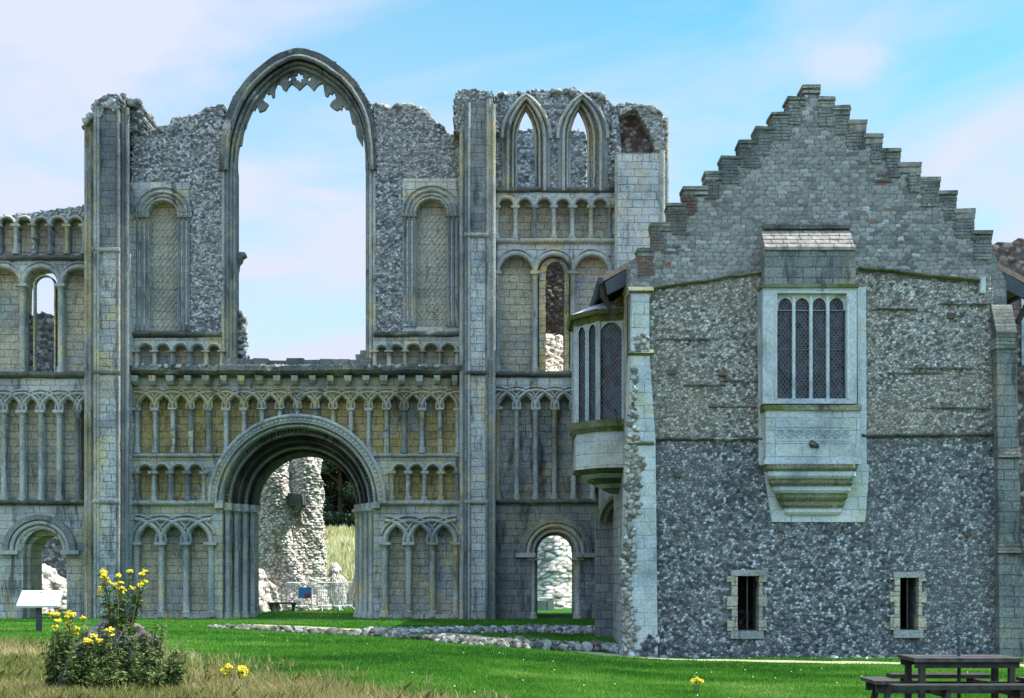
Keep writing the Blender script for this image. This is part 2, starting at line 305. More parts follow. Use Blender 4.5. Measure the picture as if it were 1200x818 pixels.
class MB:
    def __init__(s): s.v = []; s.f = []; s.st = []; s.ed = []; s.smooth = False
    def add(s, vs, fs, st=.5, ed=1.0):
        k = len(s.v); s.v += [tuple(map(float, v)) for v in vs]; s.f += [[i+k for i in f] for f in fs]
        s.st += [st]*len(vs); s.ed += [ed]*len(vs); return s
    def box(s, x0, x1, y0, y1, z0, z1, j=0.0):
        P = [(x0, y0, z0), (x1, y0, z0), (x1, y1, z0), (x0, y1, z0), (x0, y0, z1), (x1, y0, z1), (x1, y1, z1), (x0, y1, z1)]
        if j: P = [tuple(c+random.uniform(-j, j) for c in p) for p in P]
        return s.add(P, [(0, 1, 5, 4), (1, 2, 6, 5), (2, 3, 7, 6), (3, 0, 4, 7), (4, 5, 6, 7), (3, 2, 1, 0)], random.random())
    def bar(s, a, b, w, d=None):
        """a square-section bar from a to b"""
        a = Vector(a); b = Vector(b); t = (b-a).normalized(); up = Vector((0, 0, 1)) if abs(t.z) < .9 else Vector((0, 1, 0))
        n = t.cross(up).normalized(); m = t.cross(n).normalized(); d = d or w
        P = [p+n*i*w/2+m*j*d/2 for p in (a, b) for i, j in ((-1, -1), (1, -1), (1, 1), (-1, 1))]
        return s.add(P, [(0, 1, 5, 4), (1, 2, 6, 5), (2, 3, 7, 6), (3, 0, 4, 7), (4, 5, 6, 7), (3, 2, 1, 0)], random.random())
    def tube(s, pts, r0, r1=None, n=6, st=.5):
        r1 = r0 if r1 is None else r1; pts = [Vector(p) for p in pts]; vs = []; fs = []; L = len(pts)
        for i, p in enumerate(pts):
            t = (pts[min(i+1, L-1)]-pts[max(i-1, 0)]).normalized(); up = Vector((0, 0, 1)) if abs(t.z) < .9 else Vector((0, 1, 0))
            a = t.cross(up).normalized(); b = t.cross(a); r = r0+(r1-r0)*i/(L-1)
            vs += [p+(a*math.cos(2*math.pi*k/n)+b*math.sin(2*math.pi*k/n))*r for k in range(n)]
        for i in range(L-1):
            for k in range(n): fs.append((i*n+k, i*n+(k+1) % n, (i+1)*n+(k+1) % n, (i+1)*n+k))
        fs += [tuple(range(n)), tuple(range((L-1)*n, L*n))]
        return s.add(vs, fs, st)
    def lathe(s, x, y, prof, n=14):
        vs = []; fs = []
        for z, r in prof: vs += [(x+r*math.cos(2*math.pi*k/n), y+r*math.sin(2*math.pi*k/n), z) for k in range(n)]
        for i in range(len(prof)-1):
            for k in range(n): fs.append((i*n+k, i*n+(k+1) % n, (i+1)*n+(k+1) % n, (i+1)*n+k))
        fs += [tuple(range(n)), tuple(range((len(prof)-1)*n, len(prof)*n))]
        return s.add(vs, fs)
    def prism(s, outer, holes, y0, y1, back=True, front=True):
        loops = [outer]+list(holes)
        tri = geometry.tessellate_polygon([[Vector((p[0], p[1], 0)) for p in l] for l in loops])
        flat = [p for l in loops for p in l]; n = len(flat)
        vs = [(p[0], y0, p[1]) for p in flat]+[(p[0], y1, p[1]) for p in flat]; fs = []
        for t in tri:
            if front: fs.append(tuple(t))
            if back: fs.append(tuple(i+n for i in reversed(t)))
        k = 0
        for l in loops:
            m = len(l)
            for i in range(m): a = k+i; b = k+(i+1) % m; fs.append((a, b, b+n, a+n))
            k += m
        return s.add(vs, fs)
    def sweep(s, path, y, prof, ends=True):
        """prof: (offset along the path's left normal, depth offset in y)"""
        L = len(path); vs = []; fs = []; m = len(prof)
        for i, p in enumerate(path):
            a = path[max(i-1, 0)]; b = path[min(i+1, L-1)]; dx, dz = b[0]-a[0], b[1]-a[1]; l = math.hypot(dx, dz) or 1
            nx, nz = -dz/l, dx/l
            wj = random.uniform(-.007, .007); wk = random.uniform(.88, 1.05) if random.random() < .9 else random.uniform(.6, .9)
            vs += [(p[0]+nx*(o+wj), y+d*wk, p[1]+nz*(o+wj)) for o, d in prof]
        for i in range(L-1):
            for k in range(m-1): fs.append((i*m+k, i*m+k+1, (i+1)*m+k+1, (i+1)*m+k))
        if ends: fs += [tuple(range(m)), tuple(range((L-1)*m, L*m))]
        return s.add(vs, fs)
    def stone(s, c, r, st=None, fine=True):
        V = ICO_V if fine else ICO1_V; F = ICO_F if fine else ICO1_F
        d = RNG.normal(size=(4, 3)); d /= np.linalg.norm(d, axis=1)[:, None]
        q = V.copy()
        for k in range(4):                         # knock flat faces off the ball
            lim = RNG.uniform(.45, .85); t = q@d[k]; q -= np.outer(np.maximum(t-lim, 0), d[k])
        q *= 1+RNG.uniform(-.12, .12, (len(q), 1)); a = RNG.uniform(0, 6.28); ca, sa = math.cos(a), math.sin(a)
        q = q*np.array(r)*np.array([RNG.uniform(.8, 1.25), RNG.uniform(.8, 1.25), RNG.uniform(.75, 1.05)])
        q = np.stack([q[:, 0]*ca-q[:, 1]*sa, q[:, 0]*sa+q[:, 1]*ca, q[:, 2]], 1)+np.array(c)
        return s.add(q.tolist(), F, random.random() if st is None else st)
    def build(s, name, mat, parent=None, recalc=True, smooth=None):
        me = bpy.data.meshes.new(name); me.from_pydata(s.v, [], s.f)
        for an, vals in (('stone', s.st), ('edge', s.ed)):
            at = me.attributes.new(an, 'FLOAT', 'POINT'); at.data.foreach_set('value', np.array(vals, np.float32))
        if recalc:
            b = bmesh.new(); b.from_mesh(me); bmesh.ops.recalc_face_normals(b, faces=b.faces); b.to_mesh(me); b.free()
        if smooth:
            me.polygons.foreach_set('use_smooth', [True]*len(me.polygons)); me.set_sharp_from_angle(angle=R(smooth))
        return link(name, me, mat, parent)

def np_mesh(name, V, F, mat, parent=None, st=None, ed=None, smooth=False):
    V = np.asarray(V, np.float32); F = np.asarray(F, np.int32); k = F.shape[1]
    me = bpy.data.meshes.new(name); me.vertices.add(len(V)); me.vertices.foreach_set('co', V.ravel())
    me.loops.add(F.size); me.loops.foreach_set('vertex_index', F.ravel())
    me.polygons.add(len(F)); me.polygons.foreach_set('loop_start', np.arange(0, F.size, k, dtype=np.int32))
    me.update(calc_edges=True)
    if smooth: me.polygons.foreach_set('use_smooth', np.ones(len(F), bool))
    for an, vals in (('stone', st), ('edge', ed)):
        if vals is not None:
            at = me.attributes.new(an, 'FLOAT', 'POINT'); at.data.foreach_set('value', np.asarray(vals, np.float32))
    return link(name, me, mat, parent)

def inside(X, Z, poly):
    r = np.zeros(X.shape, bool); n = len(poly)
    for i in range(n):
        x1, z1 = poly[i]; x2, z2 = poly[(i+1) % n]
        if z1 == z2: continue
        c = ((z1 > Z) != (z2 > Z)) & (X < (x2-x1)*(Z-z1)/(z2-z1)+x1); r ^= c
    return r
def cells(U, V, su, sv, seed, sq=False):
    """jittered-grid Voronoi with rows like coursed rubble: seed position, random id, distance to the joint"""
    iu = np.floor(U/su).astype(int); iv = np.floor(V/sv).astype(int)
    f1 = np.full(U.shape, 9e9); f2 = f1.copy(); cu = np.zeros(U.shape); cv = cu.copy(); rid = cu.copy()
    for du in (-2, -1, 0, 1, 2):
        for dv in (-2, -1, 0, 1, 2):
            a = iu+du; b = iv+dv
            pu = (a+.5+.5*(b % 2)+(_h(a, b, seed)-.5)*(.85 if not sq else .6))*su; pv = (b+.5+(_h(a, b, seed+1)-.5)*(.75 if not sq else .28))*sv
            w = .75+.5*_h(a, b, seed+2)
            d = (np.hypot((U-pu)/su, (V-pv)/sv) if not sq else (np.abs((U-pu)/su)**5+np.abs((V-pv)/sv*1.15)**5)**.2)/w
            near = d < f1
            f2 = np.where(near, f1, np.minimum(f2, d)); f1 = np.where(near, d, f1)
            cu = np.where(near, pu, cu); cv = np.where(near, pv, cv); rid = np.where(near, _h(a, b, seed+3), rid)
    return cu, cv, rid, f2-f1
def rubble_panel(name, outer, holes, Y, mat, parent, g=.028, su=.16, sv=.12, amp=.05, depth=.4, seed=1, ragged=True, bulge=0.0, to_world=None, sq=False):
    """a wall face of real stones: every stone domes out of its joint, the free edge breaks along whole stones, and the edge runs back by depth"""
    xs = [p[0] for p in outer]; zs = [p[1] for p in outer]
    U, V = np.meshgrid(np.arange(min(xs)-.15, max(xs)+.15, g), np.arange(min(zs)-.15, max(zs)+.15, g))
    wu = (fbm(U*3, V*3, seed+20, 2)-.4)*.10; wv = (fbm(U*3, V*3, seed+40, 2)-.4)*.10
    cu, cv, rid, ed = cells(U+wu*(.35 if sq else 1), V+wv*(.35 if sq else 1), su, sv, seed, sq)
    ok = inside(cu-wu, cv-wv, outer) if ragged else inside(U, V, outer)
    for h in holes: ok &= ~inside(U, V, h)
    h = np.clip(ed/.32, 0, 1)**.55*amp*(.45+.75*_h((rid*99999).astype(int), (rid*77777).astype(int), 5))
    h += (fbm(U*.9, V*.9, seed+60, 3)-.45)*bulge + (fbm(U*14, V*14, seed+70, 2)-.4)*.012
    q = ok[:-1, :-1] & ok[1:, :-1] & ok[:-1, 1:] & ok[1:, 1:]
    nU = U.shape[1]; idx = np.arange(U.size).reshape(U.shape)
    F = np.stack([idx[:-1, :-1][q], idx[:-1, 1:][q], idx[1:, 1:][q], idx[1:, :-1][q]], 1)
    P = np.stack([U.ravel(), (Y-h).ravel(), V.ravel()], 1)
    pad = np.pad(q, 1); sk = []; 
    for dj, di, a, b in ((0, -1, (0, 0), (1, 0)), (0, 1, (1, 1), (0, 1)), (-1, 0, (0, 1), (0, 0)), (1, 0, (1, 0), (1, 1))):
        e = q & ~pad[1+dj:1+dj+q.shape[0], 1+di:1+di+q.shape[1]]; j, i = np.nonzero(e)
        sk.append(np.stack([idx[j+a[0], i+a[1]], idx[j+b[0], i+b[1]]], 1))
    sk = np.concatenate(sk); n0 = len(P); un, inv = np.unique(sk, return_inverse=True); inv = inv.reshape(sk.shape)
    st = rid.ravel(); e1 = np.clip(ed.ravel(), 0, 1)
    rings = [sk]; PP = [P]; S_ = [st]; E_ = [e1]; FF = [F]; base = n0
    nr = max(1, int(depth/.16)); prev = sk
    for k in range(1, nr+1):                       # the broken edge seen from above or the side is stone too
        t = k/nr; Q = P[un].copy(); rr = _h((un*13).astype(int), np.full(len(un), k), seed)
        Q[:, 1] = np.where(k < nr, Y+depth*t+(rr-.5)*.05, Y+depth)
        PP.append(Q); S_.append(_h((st[un]*9999).astype(int), np.full(len(un), k//1), seed+9)); E_.append(np.full(len(un), .5 if k % 2 else .2))
        cur = base+inv; FF.append(np.stack([prev[:, 0], prev[:, 1], cur[:, 1], cur[:, 0]], 1)); prev = cur; base += len(un)
    P = np.concatenate(PP); F = np.concatenate(FF); st = np.concatenate(S_); e1 = np.concatenate(E_)
    used, inv2 = np.unique(F, return_inverse=True); F = inv2.reshape(F.shape); P = P[used]; st = st[used]; e1 = e1[used]
    if to_world: P = to_world(P)
    return np_mesh(name, P, F, mat, parent, st, e1)
def rubble_pillar(name, cx, cy, z0, z1, rad, mat, parent=None, seed=3, g=.035, su=.20, sv=.15, amp=.06, rough=.55):
    """a lump of core masonry: rad(theta, t) gives its plan radius"""
    rm = 1.2; per = 2*math.pi*rm; nu = int(per/g); nv = int((z1-z0)/g)
    TH, V = np.meshgrid(np.linspace(0, 2*np.pi, nu, endpoint=False), np.linspace(z0, z1, nv))
    U = TH*rm; t = (V-z0)/(z1-z0); cu, cv, rid, ed = cells(U, V, su, sv, seed)
    h = np.clip(ed/.32, 0, 1)**.55*amp*(.4+.9*_h((rid*99999).astype(int), (rid*77777).astype(int), 5))
    rr = rad(TH, t)+h+(fbm(np.cos(TH)*2+5, V*1.1+np.sin(TH)*2, seed+9, 4)-.47)*rough
    X = cx+rr*np.cos(TH); Y_ = cy+rr*np.sin(TH); idx = np.arange(X.size).reshape(X.shape); nx = np.roll(idx, -1, 1)
    F = np.stack([idx[:-1].ravel(), nx[:-1].ravel(), nx[1:].ravel(), idx[1:].ravel()], 1)
    P = np.stack([X.ravel(), Y_.ravel(), V.ravel()], 1); n = len(P)
    P = np.concatenate([P, [[cx, cy, z1+.15]]]); top = idx[-1]; tn = np.roll(top, -1)
    F = np.concatenate([F, np.stack([top, tn, np.full(nu, n), np.full(nu, n)], 1)[:, [0, 1, 2, 2]]]) if False else F
    me_st = np.append(rid.ravel(), .5); me_ed = np.append(np.clip(ed.ravel(), 0, 1), .5)
    o = np_mesh(name, P, F, mat, parent, me_st, me_ed)
    mb = MB()
    for k in range(int(60*rm)):
        a = random.uniform(0, 6.28); q = math.sqrt(random.random()); r = float(rad(np.array(a), np.array(1.0)))*q
        mb.stone((cx+r*math.cos(a), cy+r*math.sin(a), z1-.05+.25*(1-q)), random.uniform(.09, .2))
    j = mb.build('broken_top', mat, o, recalc=False)
    return o

def arch(x0, x1, zs, rise, kind='round', n=16):
    c = (x0+x1)/2; a = (x1-x0)/2
    if kind == 'round': return [(c-a*math.cos(math.pi*i/n), zs+rise*math.sin(math.pi*i/n)) for i in range(n+1)]
    Rr = (a*a+rise*rise)/(2*a); cx = x0+Rr; t1 = math.atan2(rise, c-cx); h = n//2
    L = [(cx+Rr*math.cos(math.pi+(t1-math.pi)*i/h), zs+Rr*math.sin(math.pi+(t1-math.pi)*i/h)) for i in range(h+1)]
    return L+[(2*c-x, z) for x, z in reversed(L[:-1])]
def opening(x0, x1, zb, zs, rise, kind='round', n=16, zb2=None):
    return [(x1, zb if zb2 is None else zb2), (x0, zb)]+arch(x0, x1, zs, rise, kind, n) if False else [(x0, zb)]+arch(x0, x1, zs, rise, kind, n)+[(x1, zb if zb2 is None else zb2)]
def catmull(pts, n=6):
    o = []
    for i in range(len(pts)-1):
        p0 = pts[max(i-1, 0)]; p1 = pts[i]; p2 = pts[i+1]; p3 = pts[min(i+2, len(pts)-1)]
        for k in range(n):
            t = k/n
            o.append(tuple(.5*(2*b+(c-a)*t+(2*a-5*b+4*c-d)*t*t+(3*b-a-3*c+d)*t**3) for a, b, c, d in zip(p0, p1, p2, p3)))
    return o+[pts[-1]]
def roll(w, d): return [(-w, .0), (-w, -d*.55), (-w*.55, -d*.95), (0, -d*1.15), (w*.55, -d*.95), (w, -d*.55), (w, .0)]
def xy(pts, Y=48.0): return [(PX(a, Y), PZ(b, Y)) for a, b in pts]

# ------------------------------------------------------------------ ground
def make_ground():
    xs = np.concatenate([[-900, -400, -150, -70, -40], np.arange(-28, 24.01, .35), [40, 70, 150, 400, 900]])
    ys = np.concatenate([[-60, -20, 0, 6], np.arange(10, 62, .35), np.arange(62, 170, 3), [200, 300, 600, 1500]])
    X, Y = np.meshgrid(xs, ys); Z = ground(X, Y); n = X.shape[1]; i = np.arange(X.size).reshape(X.shape)
    F = np.stack([i[:-1, :-1].ravel(), i[:-1, 1:].ravel(), i[1:, 1:].ravel(), i[1:, :-1].ravel()], 1)
    o = np_mesh('ground', np.stack([X.ravel(), Y.ravel(), Z.ravel()], 1), F, 'lawn', smooth=True); o['kind'] = 'structure'
PATH = [(-7.2, 40.4), (-5.6, 39.8), (-2.6, 38.2), (.3, 35.6), (3.2, 33.5), (8.4, 31.2), (16, 29.4)]
PATHC = catmull(PATH, 14)
def make_path():
    P = []; st = []
    for k, (x, y) in enumerate(PATHC):
        a = PATHC[max(k-1, 0)]; b = PATHC[min(k+1, len(PATHC)-1)]; t = Vector((b[0]-a[0], b[1]-a[1])).normalized(); n = Vector((-t.y, t.x))
        w = .5+.12*math.sin(k*1.7)
        for s in (-1, -.33, .33, 1):
            q = Vector((x, y))+n*s*w; P.append((q.x, q.y, G(q.x, q.y)+.012))
    F = []
    for k in range(len(PATHC)-1):
        for j in range(3): F.append((k*4+j, k*4+j+1, k*4+5+j, k*4+4+j))
    o = np_mesh('path', P, F, 'gravel_path'); o['kind'] = 'structure'
make_ground(); make_path()

# ------------------------------------------------------------------ the west front
def fx(p): return PX(p, 48.0)
def fz(p): return PZ(p, 48.0)
FAC = empty('ruined_priory_front', 'tall roofless stone church front with round portal, great empty window and rows of blind arches', 'ruin', (-7, 48, 0))
PC = (-6.97, fz(590)); PR = 2.90                       # portal: centre of its arches, outer radius of the hood

def column(x, y, zb, zt, r, parent, mat='dressed_stone', base=True, cap=.26):
    mb = MB(); hb = min(.22, (zt-zb)*.16) if base else 0; cap = min(cap, (zt-zb)*.24)
    pr = []
    if base: pr += [(zb, r*1.75), (zb+hb*.35, r*1.75), (zb+hb*.40, r*1.45), (zb+hb*.75, r*1.5), (zb+hb, r*1.02)]
    else: pr += [(zb, r)]
    pr += [((zb+zt)/2, r), (zt-cap, r), (zt-cap+.02, r*1.2), (zt-cap+.05, r*1.05), (zt-cap*.35, r*1.65)]
    mb.lathe(x, y, pr, 12); w = r*1.95
    mb.box(x-w, x+w, y-w, y+w, zt-cap*.35, zt, .006)
    return mb.build('column', mat, parent, smooth=40)

def arcade(parent, cols, zb, zs, mode, r=.10, Yf=48.0, mat='dressed_stone', cmat='dressed_stone', rise=None, clip=None, ends=(True, True), d=.09, recess=.28, name='blind_arcade', bases=True, broken=0):
    """returns the recesses to cut out of the wall face; builds mouldings as the part and every column as a sub-part"""
    holes = []; mb = MB(); X = cols; w0 = (X[-1]-X[0])/(len(X)-1)
    low = lambda x: zb if clip is None else max(zb, clip(x))
    for i, (a, b) in enumerate(zip(X, X[1:])):
        if mode == 'round':
            hr = (b-a)/2-r*.85; holes.append(opening(a+r*.85, b-r*.85, low(a+r), zs, hr*(rise or 1), 'round', 12, zb2=low(b-r)))
            mb.sweep(arch(a+r*.1, b-r*.1, zs, ((b-a)/2-r*.1)*(rise or 1), 'round', 14), Yf, roll(.075 if w0 > .6 else .05, d))
            if w0 > .7: mb.sweep(arch(a-r*.35, b+r*.35, zs+.04, ((b-a)/2+r*.9)*(rise or 1), 'round', 14), Yf, roll(.04, d*.7))
        else:
            rb = r*.85; hz = ((b-a)-rb*1.6)*.80
            holes.append(opening(a+rb, b-rb, low(a+rb), zs+.02, hz, 'point', 14, zb2=low(b-rb)))
    if mode == 'inter':
        for i in range(-1, len(X)-1):
            c = X[0]+w0*(i+1); Rr = w0
            for off, hw, k in ((0, .075, 1.0), (.16, .045, .8)) if w0 > .7 else ((0, .055, 1.0), (.125, .035, .7)):
                pts = [(c-(Rr+off)*math.cos(math.pi*t/20), zs+.02+(Rr+off)*.90*math.sin(math.pi*t/20)) for t in range(21)]
                pts = [p for p in pts if X[0]-.12 <= p[0] <= X[-1]+.12]
                if len(pts) > 2: mb.sweep(pts, Yf-(.005 if i % 2 else 0)-(.003 if off else 0), roll(hw, d*k))
    part = mb.build(name, mat, parent, smooth=50)
    for i, x in enumerate(X):
        if (i == 0 and not ends[0]) or (i == len(X)-1 and not ends[1]): continue
        cm = cmat if random.random() < .45 else random.choice(('dressed_warm', 'dressed_dark', 'dressed_stone'))
        zc_ = low(x)
        if broken and random.random() < broken and zs-zc_ > .8: zc_ += (zs-zc_)*random.uniform(.45, .7)   # the lower part of the shaft has fallen
        if zs-zc_ > .12: column(x, Yf-.01, zc_, zs+.02, r*random.uniform(.74, .88), part, cm, base=bases and zc_ == zb)
    return holes
def string(px0, px1, py, parent, h=.17, d=.14, Yf=48.0, mat='dressed_stone', name='string_course', rough=0):
    mb = MB(); x = PX(px0, 48); x1 = PX(px1, 48); z = fz(py)
    n = max(1, int((x1-x)/.45)); P = [(x+(x1-x)*i/n, z+(random.uniform(-rough, rough))) for i in range(n+1)]
    mb.sweep(P, Yf, [(-h/2, 0), (-h*.25, -d*.75), (0, -d), (h*.42, -d), (h/2, -d*.8), (h/2, .02)])
    return mb.build(name, mat, parent)
def ring(mb, outer, inner, y0, y1): mb.prism(list(outer)+list(reversed(inner)), [], y0, y1)

def flat(px0, px1, py0, py1): return [(fx(px0), fz(py0)), (fx(px1), fz(py0)), (fx(px1), fz(py1)), (fx(px0), fz(py1))]
def topstones(name, pts, Y0, Y1, n, parent, size=(.07, .17), mat='rubble_grey'):
    """loose core stones along a broken wall top (pts in metres, x/z)"""
    mb = MB()
    for _ in range(n):
        i = random.randrange(len(pts)-1); t = random.random(); a, b = pts[i], pts[i+1]
        r = random.uniform(*size)
        mb.stone((a[0]+(b[0]-a[0])*t, random.uniform(Y0, Y1), a[1]+(b[1]-a[1])*t-r*.35), r)
    return mb.build(name, mat, parent, recalc=False)

def make_front():
    # ---- left aisle
    holes = []
    cols = [fx(4.5+21.7*i) for i in range(-3, 6)]
    holes += arcade(FAC, cols, fz(587), fz(481.5), 'inter', r=.10)
    big = [fx(-63), fx(-19), fx(26), fx(71), fx(115)]
    h = arcade(FAC, big, fz(437), fz(334), 'round', r=.11); win = h[2]
    holes += [h[0], h[1], h[3]]
    lw = opening(fx(39), fx(62), fz(439), fz(334), fz(322)-fz(334), 'round')
    door = opening(fx(27), fx(78), -.25, fz(645), (fx(78)-fx(27))/2*.98, 'round'); holes += [win, door]
    dback = opening(fx(31), fx(79), -.25, fz(645), (fx(79)-fx(31))/2*.75, 'round')
    MB().prism(flat(-90, 116, 300, 590), holes[:-1], 48.0, 48.38, back=False).build('aisle_wall', 'ashlar_grey', FAC)
    MB().prism(flat(-90, 116, 590, 732), holes[-1:], 48.0, 48.38, back=False).build('aisle_wall', 'ashlar_low', FAC)
    MB().prism(flat(-90, 150, 255, 732), [opening(fx(19), fx(64), fz(439), fz(334), fz(309)-fz(334), 'round'), dback], 48.38, 49.6).build('aisle_wall', 'ashlar_tan', FAC)
    mb = MB(); ring(mb, opening(fx(37.5), fx(63.5), fz(437), fz(334), (fx(63.5)-fx(37.5))/2), opening(fx(39), fx(62), fz(437), fz(334), (fx(62)-fx(39))/2*.98), 48.12, 48.37)
    mb.build('window_reveal', 'ashlar_warm', FAC)
    rubble_panel('window_infill', [(fx(20), fz(445)), (fx(66), fz(445)), (fx(66), fz(361)), (fx(52), fz(365)), (fx(40), fz(359)), (fx(20), fz(363))], [], 49.0, 'rubble_grey', FAC, seed=5, su=.13, sv=.10, depth=.5)
    small = [fx(36), fx(49-8.3+10), fx(78.8), fx(99.2), fx(117)]
    small = [fx(-42), fx(-22), fx(-1.5), fx(18.8), fx(39), fx(58.3), fx(78.6), fx(98.8), fx(118)]
    h = arcade(FAC, small, fz(298), fz(264), 'round', r=.085, broken=.25)
    rubble_panel('broken_wall_head', [(fx(-90), fz(301)), (fx(116), fz(301)), (fx(116), fz(236)), (fx(96), fz(241)), (fx(70), fz(244)), (fx(40), fz(248)), (fx(18), fz(252)), (fx(-90), fz(252))], h, 48.03, 'rubble_grey', FAC, seed=8, su=.088, sv=.064, g=.021, depth=.36)
    topstones('broken_top', [(fx(-90), fz(253)), (fx(40), fz(249)), (fx(112), fz(240))], 48.1, 49.6, 150, FAC)
    string(-90, 118, 303, FAC, mat='lichen_stone', rough=.015, d=.16); string(-90, 118, 440, FAC, mat='lichen_stone', rough=.015, h=.2, d=.2); string(-90, 118, 589, FAC, mat='lichen_stone', d=.18)
    # aisle door: stepped round arch
    dr = MB(); zs = fz(645); cx = fx(47.5)
    for ro, ri, y0, y1 in ((1.19, 1.02, 47.82, 48.0), (1.03, .86, 47.94, 48.1)):
        ring(dr, arch(cx-ro, cx+ro, zs, ro*.98, 'round', 24), arch(cx-ri, cx+ri, zs, ri*.98, 'round', 24), y0, y1)
    dp = dr.build('doorway_arch', 'dressed_dark', FAC)
    a = MB(); a.sweep(arch(cx-.93, cx+.93, zs, .91, 'round', 24), 47.93, roll(.07, .07)); a.sweep(arch(cx-.78, cx+.78, zs, .76, 'round', 24), 48.02, roll(.07, .07)); a.build('arch_moulding', 'dressed_stone', dp, smooth=50)
    a = MB()
    for s in (-1, 1): a.box(cx+s*1.0-.3, cx+s*1.0+.3, 47.80, 48.2, zs-.13, zs+.0)
    a.build('impost', 'dressed_stone', dp)
    # ---- left turret
    def body(px0, px1, pyt, Y0, mat='ashlar_grey', name='turret', py0=732, Y1=48.6):
        mb = MB(); mb.box(fx(px0), fx(px1), Y0, Y1, fz(py0), fz(pyt)); return mb.build(name, mat, FAC)
    def shaft(px, py0, py1, Y, r=.085, mat='dressed_stone'):
        mb = MB(); x = fx(px); z0, z1 = fz(py0), fz(py1); n = int((z1-z0)/1.2)
        mb.lathe(x, Y, [(z0+(z1-z0)*i/n, r*(1+.02*math.sin(i*9))) for i in range(n+1)], 12)
        return mb.build('corner_shaft', mat, FAC, smooth=60)
    body(119, 147.5, 136, 47.15, 'ashlar_dark', py0=300); body(119, 147.5, 440, 47.12, 'ashlar_grey'); body(119, 147.5, 300, 47.13, 'ashlar_low', py0=440)
    body(104, 156, 300, 47.62, 'ashlar_grey', 'turret_backing', Y1=48.5); body(104, 152, 152, 47.64, 'ashlar_dark', 'turret_backing', py0=300, Y1=49.4)
    for p, t in ((106.5, 150), (111, 148), (116, 142), (149.5, 124), (154, 133)): shaft(p, 732, t, 47.55 if p < 118 else 47.42, .085, random.choice(('dressed_stone', 'dressed_dark', 'dressed_warm')))
    for p in (120.5, 124, 146.5): shaft(p, 732, 138, 47.12, .05, random.choice(('dressed_stone', 'dressed_dark')))
    rubble_panel('broken_turret_head', [(fx(103), fz(156)), (fx(160), fz(156)), (fx(171), fz(158)), (fx(172), fz(130)), (fx(164), fz(121)), (fx(150), fz(115)), (fx(138), fz(119)), (fx(125), fz(124)), (fx(112), fz(138)), (fx(103), fz(150))], [], 47.9, 'rubble_grey', FAC, seed=14, su=.13, sv=.10, g=.024, depth=1.7, bulge=.2)
    rubble_panel('broken_turret_head', xy([(117, 150), (117, 133), (126, 124), (138, 119), (148, 122), (151, 134), (146, 142), (134, 137), (128, 146)]), [], 47.12, 'rubble_grey', FAC, seed=15, su=.13, sv=.10, g=.024, depth=.9, bulge=.2)
    topstones('broken_top', [(fx(104), fz(150)), (fx(124), fz(125)), (fx(148), fz(117)), (fx(168), fz(127))], 47.3, 49.2, 110, FAC)
    for py in (300, 441, 590):
        string(117.5, 149, py, FAC, h=.16, d=.11, Yf=47.15, mat='dressed_stone' if py != 441 else 'lichen_stone')
    # ---- centre, below the great window
    def circ(x):
        q = (PR-.1)**2-(x-PC[0])**2; return PC[1]+math.sqrt(q) if q > 0 else -9
    holes = []
    n = 18; cols = [fx(160.6+(536.5-160.6)/n*i) for i in range(n+1)]
    holes += arcade(FAC, cols, fz(531), fz(479), 'inter', r=.085, clip=circ, broken=.22, mat='dressed_warm')
    holes += arcade(FAC, [fx(p) for p in (160.6, 180, 199.8, 219.5, 239)], fz(587), fz(553), 'round', r=.09)
    holes += arcade(FAC, [fx(p) for p in (459, 478.4, 497.8, 517, 536)], fz(587), fz(553), 'round', r=.09)
    holes += arcade(FAC, [fx(p) for p in (159.5, 188.7, 218, 247.5)], .05, fz(636), 'inter', r=.12, d=.11)
    holes += arcade(FAC, [fx(p) for p in (451, 479, 507, 534.5)], .05, fz(636), 'inter', r=.12, d=.11)
    ph = opening(PC[0]-2.66, PC[0]+2.66, -.25, PC[1], 2.66, 'round', 40)
    MB().prism(flat(150, 545, 430, 732), holes+[ph], 48.0, 48.38, back=False).build('nave_wall', 'ashlar_nave', FAC)
    up_ = [(fx(150), fz(590)), (PC[0]-2.66, fz(590))]+arch(PC[0]-2.66, PC[0]+2.66, PC[1]+.001, 2.66, 'round', 40)+[(PC[0]+2.66, fz(590)), (fx(545), fz(590)), (fx(545), fz(422)), (fx(150), fz(422))]
    MB().prism(up_, [], 48.38, 49.8).build('nave_wall', 'ashlar_warm', FAC)
    for a_, b_ in ((fx(150), PC[0]-2.66), (PC[0]+2.66, fx(545))): MB().prism([(a_, fz(591)), (b_, fz(591)), (b_, -.2), (a_, -.2)], [], 48.381, 49.8).build('nave_wall', 'ashlar_tan', FAC)
    string(155, 264, 534, FAC, h=.13, d=.10); string(435, 545, 534, FAC, h=.13, d=.10); string(155, 262, 590, FAC, h=.18, d=.15); string(440, 545, 590, FAC, h=.18, d=.15)
    for a_, b_ in ((fx(156), PC[0]-2.75), (PC[0]+2.75, fx(540))):      # plinth stones at the wall foot
        rg = MB(); x = a_
        while x < b_-.1: w = min(random.uniform(.14, .34), b_-x); rg.box(x, x+w-.006, 47.86, 48.0, -.1, .13+random.uniform(-.02, .02), .006); x += w
        rg.build('plinth', 'ashlar_low', FAC)
    # corbel table
    string(154, 542, 436, FAC, h=.36, d=.48, mat='lichen_stone', name='corbel_table', rough=.02)
    topstones('table_weathering', [(fx(156), fz(430)), (fx(541), fz(430))], 47.58, 47.95, 330, FAC, (.04, .10), 'rubble_grey')
